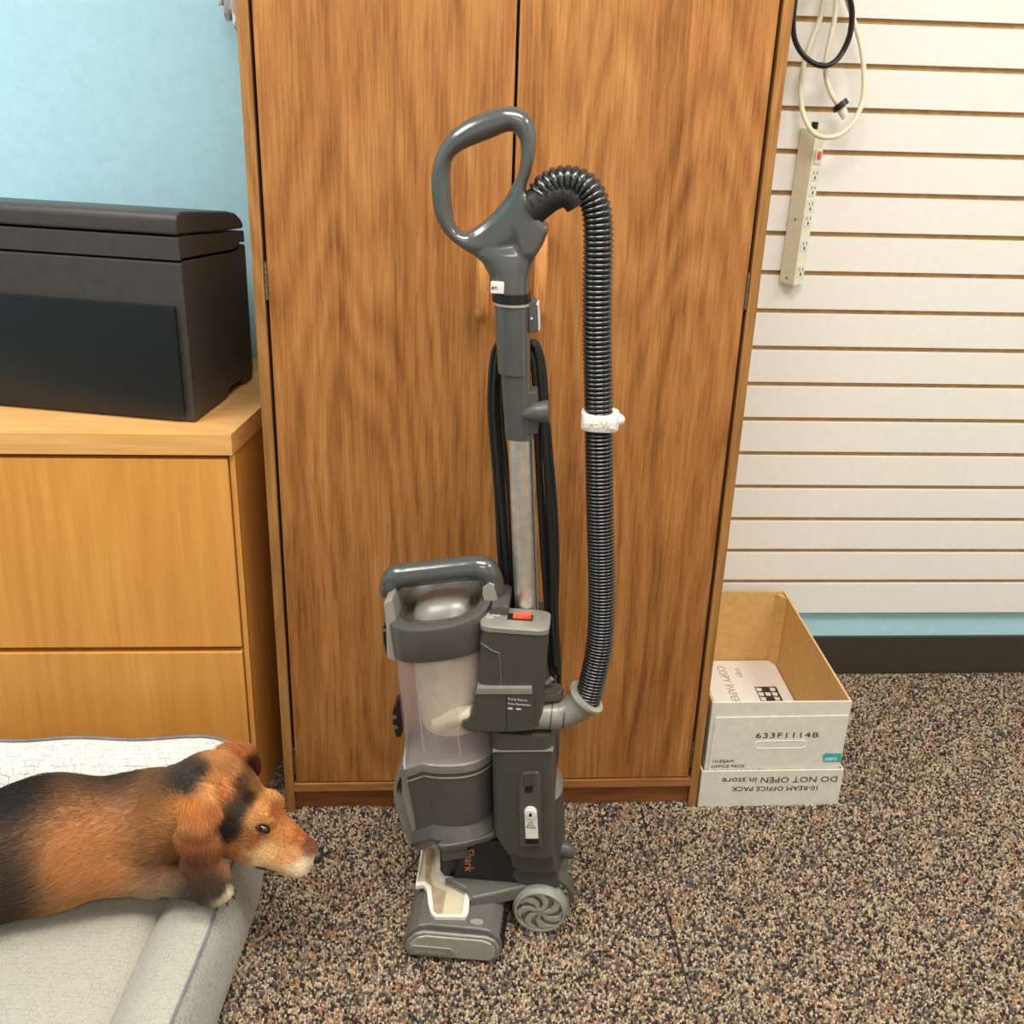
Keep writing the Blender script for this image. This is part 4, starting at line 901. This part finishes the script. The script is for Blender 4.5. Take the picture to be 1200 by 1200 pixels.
# ================================================================== DOG
def surface_nets(F, lo, h):
    nx, ny, nz = F.shape; ins = F < 0
    cnt = np.zeros((nx-1, ny-1, nz-1), int); pos = np.zeros((nx-1, ny-1, nz-1, 3)); num = np.zeros((nx-1, ny-1, nz-1))
    cor = [(i, j, k) for i in (0, 1) for j in (0, 1) for k in (0, 1)]
    def sub(A, c): return A[c[0]:nx-1+c[0], c[1]:ny-1+c[1], c[2]:nz-1+c[2]]
    for a in cor:
        for ax_ in range(3):
            if a[ax_] == 0:
                b = list(a); b[ax_] = 1
                fa, fb = sub(F, a), sub(F, b); cr = (fa < 0) != (fb < 0)
                t_ = np.where(cr, fa/np.where(cr, fa-fb, 1), 0)
                for d_ in range(3):
                    pos[..., d_] += np.where(cr, a[d_] + (t_ if d_ == ax_ else 0), 0)
                num += cr
    act = num > 0; idx = -np.ones(act.shape, int); idx[act] = np.arange(act.sum())
    g = np.argwhere(act); V = lo + h*(g + pos[act]/num[act][:, None])
    Q = []
    for ax_ in range(3):
        o1, o2 = [(1, 2), (2, 0), (0, 1)][ax_]
        sl0 = [slice(1, -1)]*3; sl1 = [slice(1, -1)]*3; sl0[ax_] = slice(0, -1); sl1[ax_] = slice(1, None)
        A, B = ins[tuple(sl0)], ins[tuple(sl1)]
        e = np.argwhere(A != B); w = A[tuple(e.T)]
        e = e + np.array([0 if q == ax_ else 1 for q in range(3)])
        d1 = np.zeros(3, int); d1[o1] = 1; d2 = np.zeros(3, int); d2[o2] = 1
        q = np.stack([idx[tuple((e-d1-d2).T)], idx[tuple((e-d2).T)], idx[tuple(e.T)], idx[tuple((e-d1).T)]], 1)
        Q.append(np.where(w[:, None], q, q[:, ::-1]))
    return V, np.concatenate(Q)
# head frame: origin at the back of the skull, x to the nose, y to the dog's left (away), z up
HO = np.array([-.445, -.305, .322]); NT_ = np.array([-.285, -.345, .192])
hx = NT_-HO; HL = np.linalg.norm(hx); hx /= HL
hy = np.cross([0, 0, 1.], hx); hy /= np.linalg.norm(hy)
hz_ = np.cross(hx, hy)
rl = -.25                                     # the head rolls a little towards the viewer
hy, hz_ = hy*math.cos(rl)+hz_*math.sin(rl), hz_*math.cos(rl)-hy*math.sin(rl)
HR = np.stack([hx, hy, hz_], 1)
def H_(p): return HO + HR@np.array(p, float)
prims = []   # (centre, rotation 3x3, radii, blend)
def ell(c, r, R=None, k=.012): prims.append((np.array(c, float), np.eye(3) if R is None else R, np.array(r, float), k))
def hell(c, r, k=.012, rot=(0, 0, 0)):
    R = HR@np.array(Matrix.Rotation(rot[2], 3, 'Z')@Matrix.Rotation(rot[1], 3, 'Y')@Matrix.Rotation(rot[0], 3, 'X'))
    ell(H_(c), r, R, k)
caps = []
def cap_(a, b, ra, rb, k=.015): caps.append((np.array(a, float), np.array(b, float), ra, rb, k))
def hcap(a, b, ra, rb, k=.012): cap_(H_(a), H_(b), ra, rb, k)
# skull, brows, cheeks, muzzle
hell((.032, 0, -.020), (.062, .054, .050))
hell((.084, 0, -.008), (.042, .041, .034))
for q in (-1, 1):
    hell((.100, q*.025, .014), (.017, .012, .011), .010)
    hell((.070, q*.033, -.036), (.050, .025, .040))
    hell((.112, q*.020, -.046), (.036, .019, .024))
    hcap((.125, q*.015, -.038), (.187, q*.009, -.026), .027, .0195, .010)
hcap((.12, 0, -.013), (.182, 0, -.006), .031, .020, .014)
hcap((.08, 0, -.056), (.176, 0, -.040), .026, .018, .008)
hell((.193, 0, -.006), (.012, .014, .014), .008)
# neck and body, lying on the cushion off to the left
cap_(H_((.02, 0, -.03)), (-.57, -.27, .200), .060, .070, .03)
cap_((-.57, -.27, .200), (-.70, -.30, .195), .072, .090, .04)
cap_((-.70, -.30, .195), (-1.00, -.42, .18), .092, .094, .04)
ell((-1.06, -.46, .165), (.09, .10, .085), k=.03)
cap_((-1.02, -.50, .16), (-.90, -.62, .135), .055, .035, .02); cap_((-.90, -.62, .135), (-1.02, -.68, .118), .028, .016, .015); cap_((-1.02, -.68, .118), (-.95, -.70, .115), .016, .015, .01)
cap_((-1.12, -.44, .15), (-1.14, -.62, .125), .022, .010, .02)
# forelegs tucked towards the near edge
cap_((-.64, -.34, .18), (-.545, -.335, .155), .042, .026, .02)
PW = np.array([(-0.441,-0.375,0.1623)][0])
cap_((-.545, -.335, .155), PW, .024, .018, .012)
for dx, dy in ((.004, -.018), (.014, -.012), (.020, -.003), (.019, .008)):
    cap_(PW, PW+np.array((dx, dy, -.006)), .010, .0075, .004)
cap_((-.66, -.26, .17), (-.56, -.19, .15), .04, .024, .02); cap_((-.56, -.19, .15), (-.49, -.20, .135), .022, .018, .012)
# ears
ear_near = [(-0.4437,-0.375,0.349),(-0.448,-0.395,0.3242),(-0.4496,-0.405,0.2806),(-0.4452,-0.405,0.2303),(-0.4452,-0.403,0.1884)]
ea_r = [(.020, .010), (.033, .010), (.037, .010), (.037, .010), (.031, .009)]
nrm = np.array([-.25, -.90, .30]); nrm /= np.linalg.norm(nrm)
for i, (p, (w_, t_)) in enumerate(zip(ear_near, ea_r)):
    d_ = np.array(ear_near[min(i+1, 4)])-np.array(ear_near[max(i-1, 0)]); d_ /= np.linalg.norm(d_)
    s_ = np.cross(d_, nrm); s_ /= np.linalg.norm(s_); n_ = np.cross(s_, d_)
    ell(p, (.033, w_, t_), np.stack([d_, s_, n_], 1), .010)
ear_far = [(-0.4278,-0.24,0.307),(-0.4106,-0.22,0.2953),(-0.402,-0.21,0.2645)]
for p, r in zip(ear_far, ((.024, .014, .020), (.020, .010, .018), (.012, .008, .022))): ell(p, r, None, .010)
def field(P): return field0(P, True)
def field0(P, carve=False):
    F = np.full(P.shape[:-1], 1.)
    def smin(a, b, k): h_ = np.maximum(k-np.abs(a-b), 0)/k; return np.minimum(a, b)-h_*h_*k*.25
    for c, R, r, k in prims:
        q = (P-c)@R; q0 = np.linalg.norm(q/r, axis=-1); q1 = np.linalg.norm(q/(r*r), axis=-1)+1e-9
        F = smin(F, q0*(q0-1)/q1, k)
    for a, b, ra, rb, k in caps:
        ab = b-a; t_ = np.clip(((P-a)@ab)/(ab@ab), 0, 1); d_ = np.linalg.norm(P-a-t_[..., None]*ab, axis=-1)-(ra+(rb-ra)*t_)
        F = smin(F, d_, k)
    if not carve: return F
    # eye sockets
    for sy in (-1, 1):
        d_ = np.linalg.norm(P-H_((.108, sy*.0435, .005)), axis=-1)-.0090; F = np.maximum(F, -d_)
    # mouth groove
    a = H_((.140, -.046, -.056)); b = H_((.182, -.032, -.046)); ab = b-a
    t_ = np.clip(((P-a)@ab)/(ab@ab), 0, 1); d_ = np.linalg.norm(P-a-t_[..., None]*ab, axis=-1)-.0045; F = np.maximum(F, -d_)
    return F
def nets(lo, hi, h):
    lo = np.array(lo); n = np.ceil((np.array(hi)-lo)/h).astype(int)+1
    g = np.stack(np.meshgrid(*[lo[i]+h*np.arange(n[i]) for i in range(3)], indexing='ij'), -1)
    F = np.concatenate([field(g[i:i+20]) for i in range(0, n[0], 20)])
    return surface_nets(F, lo, h)
DV, DF = nets((-1.21, -.76, .05), (-.25, -.10, .43), .0040)
def snormal(P, e=.0015):
    g = np.stack([field(P+e*np.eye(3)[i])-field(P-e*np.eye(3)[i]) for i in range(3)], -1); return g/(np.linalg.norm(g, axis=-1, keepdims=True)+1e-9)
# fur colour samples (position, colour): the dog's markings
CS = [(-0.4716,-0.33,0.3529,84,74,66),(-0.4504,-0.33,0.3403,64,56,50),(-0.4715,-0.34,0.3298,70,60,54),(-0.4343,-0.27,0.3277,206,142,72),(-0.4187,-0.23,0.3093,196,112,52),(-0.3995,-0.21,0.2612,90,46,22),(-0.4337,-0.32,0.3214,208,142,68),(-0.4429,-0.34,0.3169,214,148,72),(-0.4213,-0.33,0.3134,216,136,56),(-0.4169,-0.3,0.3215,190,126,64),(-0.4005,-0.32,0.3115,96,64,42),(-0.3886,-0.33,0.2971,62,44,32),(-0.4021,-0.345,0.2857,78,66,58),(-0.4151,-0.35,0.2663,52,44,38),(-0.4268,-0.35,0.2426,34,28,25),(-0.4137,-0.35,0.2503,46,38,32),(-0.3792,-0.32,0.3095,150,96,50),(-0.3556,-0.3,0.2807,220,160,84),(-0.365,-0.34,0.2888,216,150,74),(-0.3454,-0.34,0.2805,176,98,40),(-0.3751,-0.36,0.2817,212,152,82),(-0.3806,-0.37,0.2506,178,114,52),(-0.4105,-0.36,0.2186,184,114,50),(-0.3469,-0.37,0.2737,206,136,60),(-0.33,-0.36,0.2618,198,122,50),(-0.3145,-0.36,0.2454,180,98,42),(-0.2993,-0.365,0.2333,120,70,38),(-0.3198,-0.375,0.2295,216,150,80),(-0.339,-0.375,0.2219,212,152,84),(-0.3623,-0.37,0.2213,222,178,112),(-0.3784,-0.37,0.2038,228,194,138),(-0.3514,-0.37,0.1901,220,180,124),(-0.3218,-0.375,0.1873,234,208,168),(-0.3043,-0.378,0.2026,236,216,182),(-0.3911,-0.365,0.2144,214,160,96),(-0.4574,-0.395,0.3395,226,140,50),(-0.4462,-0.4,0.3192,214,130,56),(-0.431,-0.39,0.3229,196,118,52),(-0.4591,-0.405,0.2823,172,98,46),(-0.4547,-0.41,0.2508,122,78,50),(-0.4296,-0.4,0.254,150,90,50),(-0.4454,-0.41,0.2158,104,80,64),(-0.4289,-0.405,0.1866,92,80,70),(-0.4556,-0.41,0.1806,84,70,60),(-0.4198,-0.4,0.1703,214,196,160),(-0.4315,-0.385,0.2646,176,108,54)]
CSP = np.array([c[:3] for c in CS]); CSC = np.array([lin(c[3:]) for c in CS])
ex = [((-.60, -.22, .30), (60, 52, 48)), ((-.62, -.34, .20), (190, 122, 60)), ((-.75, -.30, .31), (40, 36, 34)), ((-.95, -.40, .30), (38, 34, 32)), ((-.75, -.40, .20), (70, 56, 44)), ((-.9, -.52, .2), (150, 96, 50)), ((-1.0, -.66, .12), (200, 140, 78)), ((-.6, -.46, .14), (206, 150, 88)), ((-.5, -.42, .13), (214, 190, 150)), ((-1.1, -.45, .2), (44, 38, 34)), ((-1.0, -.6, .2), (176, 112, 56)), ((-.5, -.2, .14), (206, 150, 90))]
CSP = np.concatenate([CSP, [e[0] for e in ex]]); CSC = np.concatenate([CSC, [lin(e[1]) for e in ex]])
view = np.array([-.16, .76, -.63]); view /= np.linalg.norm(view)
def furcol(P):
    D = P[:, None]-CSP[None]; dn = (D@view)[..., None]*view; D = D-dn*.93
    d2 = (D**2).sum(-1); w = 1/(d2+1.0e-5)**2.2; c_ = (w@CSC)/w.sum(1, keepdims=True); g_ = c_.mean(1, keepdims=True); return g_+(c_-g_)*.88
def colattr(me, cols, dom='POINT'):
    at_ = me.attributes.new('tint', 'FLOAT_COLOR', dom); a_ = np.ones((len(cols), 4)); a_[:, :3] = cols; at_.data.foreach_set('color', a_.ravel())
me = bpy.data.meshes.new('dog'); me.from_pydata([tuple(v) for v in DV], [], [tuple(f) for f in DF]); me.update()
rg = np.random.default_rng(5)
colattr(me, furcol(DV)*rg.uniform(.85, 1.1, (len(DV), 1)))
dog = link('dog', me, 'fur', None, 0); me.polygons.foreach_set('use_smooth', [True]*len(me.polygons))
tag(dog, 'tan and black short-haired dog resting its head on the grey dog bed', 'dog')
# nose, eyes
def blob(name, c, r, mat, parent, R=np.eye(3), squish=None):
    bm = bmesh.new(); bmesh.ops.create_uvsphere(bm, u_segments=24, v_segments=16, radius=1)
    for v_ in bm.verts:
        p = np.array(v_.co)*np.array(r); 
        if squish: p = squish(p)
        v_.co = Vector(np.array(c)+R@p)
    m_ = bpy.data.meshes.new(name); bm.to_mesh(m_); bm.free(); return link(name, m_, mat, parent, 180)
M['nose_skin'] = plastic('nose_skin', (38, 34, 34), .38, speck=.3)
M['eye'] = plastic('eye', (22, 13, 9), .06, coat=.8)
M['lid_skin'] = plastic('lid_skin', (52, 36, 26), .5)
nose = blob('nose', H_((.2015, 0, .000)), (.0100, .0145, .0130), 'nose_skin', dog, HR)
for s_ in (-1, 1): blob('nostril', H_((.2095, s_*.0065, -.002)), (.0028, .0028, .0032), 'black', nose, HR)
def snap(p, it=6):
    p = np.array(p, float)
    for _ in range(it): p = p - snormal(p[None])[0]*float(field0(p[None])[0])*.9
    return p
for s_ in (-1, 1):
    blob('eye', H_((.108, s_*.0375, .004)), (.0100, .0078, .0064), 'eye', dog, HR)
    for up in (1, -1):
        arc_ = []
        for i in range(9):
            a_ = PI*(i/8); arc_.append(tuple(snap(H_((0.108+.0112*math.cos(a_), s_*.043, .004+up*(.0052 if up > 0 else .0046)*math.sin(a_)+.0022*math.cos(a_))))))
        tube('eyelid', arc_, .0019, 'lid_skin', dog, N=8)
ml = [snap(q_) for q_ in (H_((.138, -.039, -.058)), H_((.146, -.0375, -.0555)), H_((.156, -.035, -.054)), H_((.168, -.031, -.051)))]
tube('lip', [tuple(p) for p in ml], lambda t: .0012+.0018*math.sin(PI*min(1, t*1.2+.05)), 'lid_skin', dog, N=8, k=3)
for k_, (dx, dy) in enumerate(((.004, -.018), (.014, -.012), (.020, -.003), (.019, .008))):
    b_ = PW+np.array((dx, dy, -.006)); d_ = np.array((dx, dy, -.012)); d_ /= np.linalg.norm(d_)
    tube('claw', [tuple(b_+d_*.004), tuple(b_+d_*.009+np.array((0, 0, -.001))), tuple(b_+d_*.0115+np.array((0, 0, -.003)))], lambda t: .0026*(1-t*.8), 'black_matte', dog, N=8)
# fur strands
def fur(n):
    tri = DF; ctr = DV[tri].mean(1)
    a_ = np.linalg.norm(np.cross(DV[tri[:, 2]]-DV[tri[:, 0]], DV[tri[:, 3]]-DV[tri[:, 1]]), axis=1)/2
    head = ctr[:, 0] > -.55
    w = a_*np.where(head, 1, .35); w /= w.sum()
    f = rg.choice(len(tri), n, p=w); r1, r2 = rg.uniform(0, 1, (2, n, 1))
    q = DV[tri[f]]; P = (q[:, 0]*(1-r1)+q[:, 1]*r1)*(1-r2)+(q[:, 3]*(1-r1)+q[:, 2]*r1)*r2
    N = np.concatenate([snormal(P[i:i+20000]) for i in range(0, n, 20000)])
    # comb: backwards from the nose along the head, then towards the tail; ear hair points down
    back = np.tile(-hx, (n, 1)); back[:, 2] -= .15
    tail = np.array([-.9, -.3, -.15]); t_ = np.clip((-.46-P[:, 0])/.08, 0, 1)[:, None]; comb = back*(1-t_)+tail*t_
    earc = np.array(ear_near).mean(0); de = np.linalg.norm((P-earc)*np.array([1, .8, .6]), axis=1); near = (P@nrm > (earc@nrm-.012)) & (de < .055)
    comb[near] = np.array([.12, -.05, -1.])
    comb += rg.normal(0, .22, (n, 3)); comb -= N*(comb*N).sum(1, keepdims=True); comb /= np.linalg.norm(comb, axis=1, keepdims=True)+1e-9
    dh = (P-HO)@hx/HL
    ln = np.where(dh > .55, .0040, .0085); ln = np.where(dh < .1, .013, ln); ln = np.where(near, .012, ln)
    ln = np.where(P[:, 0] < -.52, .016, ln)*rg.uniform(.6, 1.25, n); ln = ln[:, None]
    keep = np.ones(n, bool)
    for s_ in (-1, 1): keep &= np.linalg.norm(P-H_((.108, s_*.041, .005)), axis=1) > .0105
    keep &= np.linalg.norm(P-H_((.2015, 0, .000)), axis=1) > .0130
    P, N, comb, ln = P[keep], N[keep], comb[keep], ln[keep]; n = len(P)
    K = np.stack([P-N*.0006, P+ln*(.45*comb+.16*N), P+ln*(.98*comb+.20*N)], 1)
    cu = bpy.data.hair_curves.new('fur'); cu.add_curves([3]*n)
    cu.attributes['position'].data.foreach_set('vector', K.reshape(-1).astype(np.float32))
    ra = cu.attributes.get('radius') or cu.attributes.new('radius', 'FLOAT', 'POINT')
    ra.data.foreach_set('value', np.tile([.00024, .00018, .00005], n).astype(np.float32))
    at_ = cu.attributes.new('tint', 'FLOAT_COLOR', 'CURVE')
    c_ = furcol(P)*rg.uniform(.7, 1.35, (n, 1)); a4 = np.ones((n, 4)); a4[:, :3] = np.clip(c_, 0, 1); at_.data.foreach_set('color', a4.ravel())
    cu.materials.append(M['fur_strand'])
    o = bpy.data.objects.new('fur', cu); C.objects.link(o); o.parent = dog; o['kind'] = 'stuff'
fur(120000)
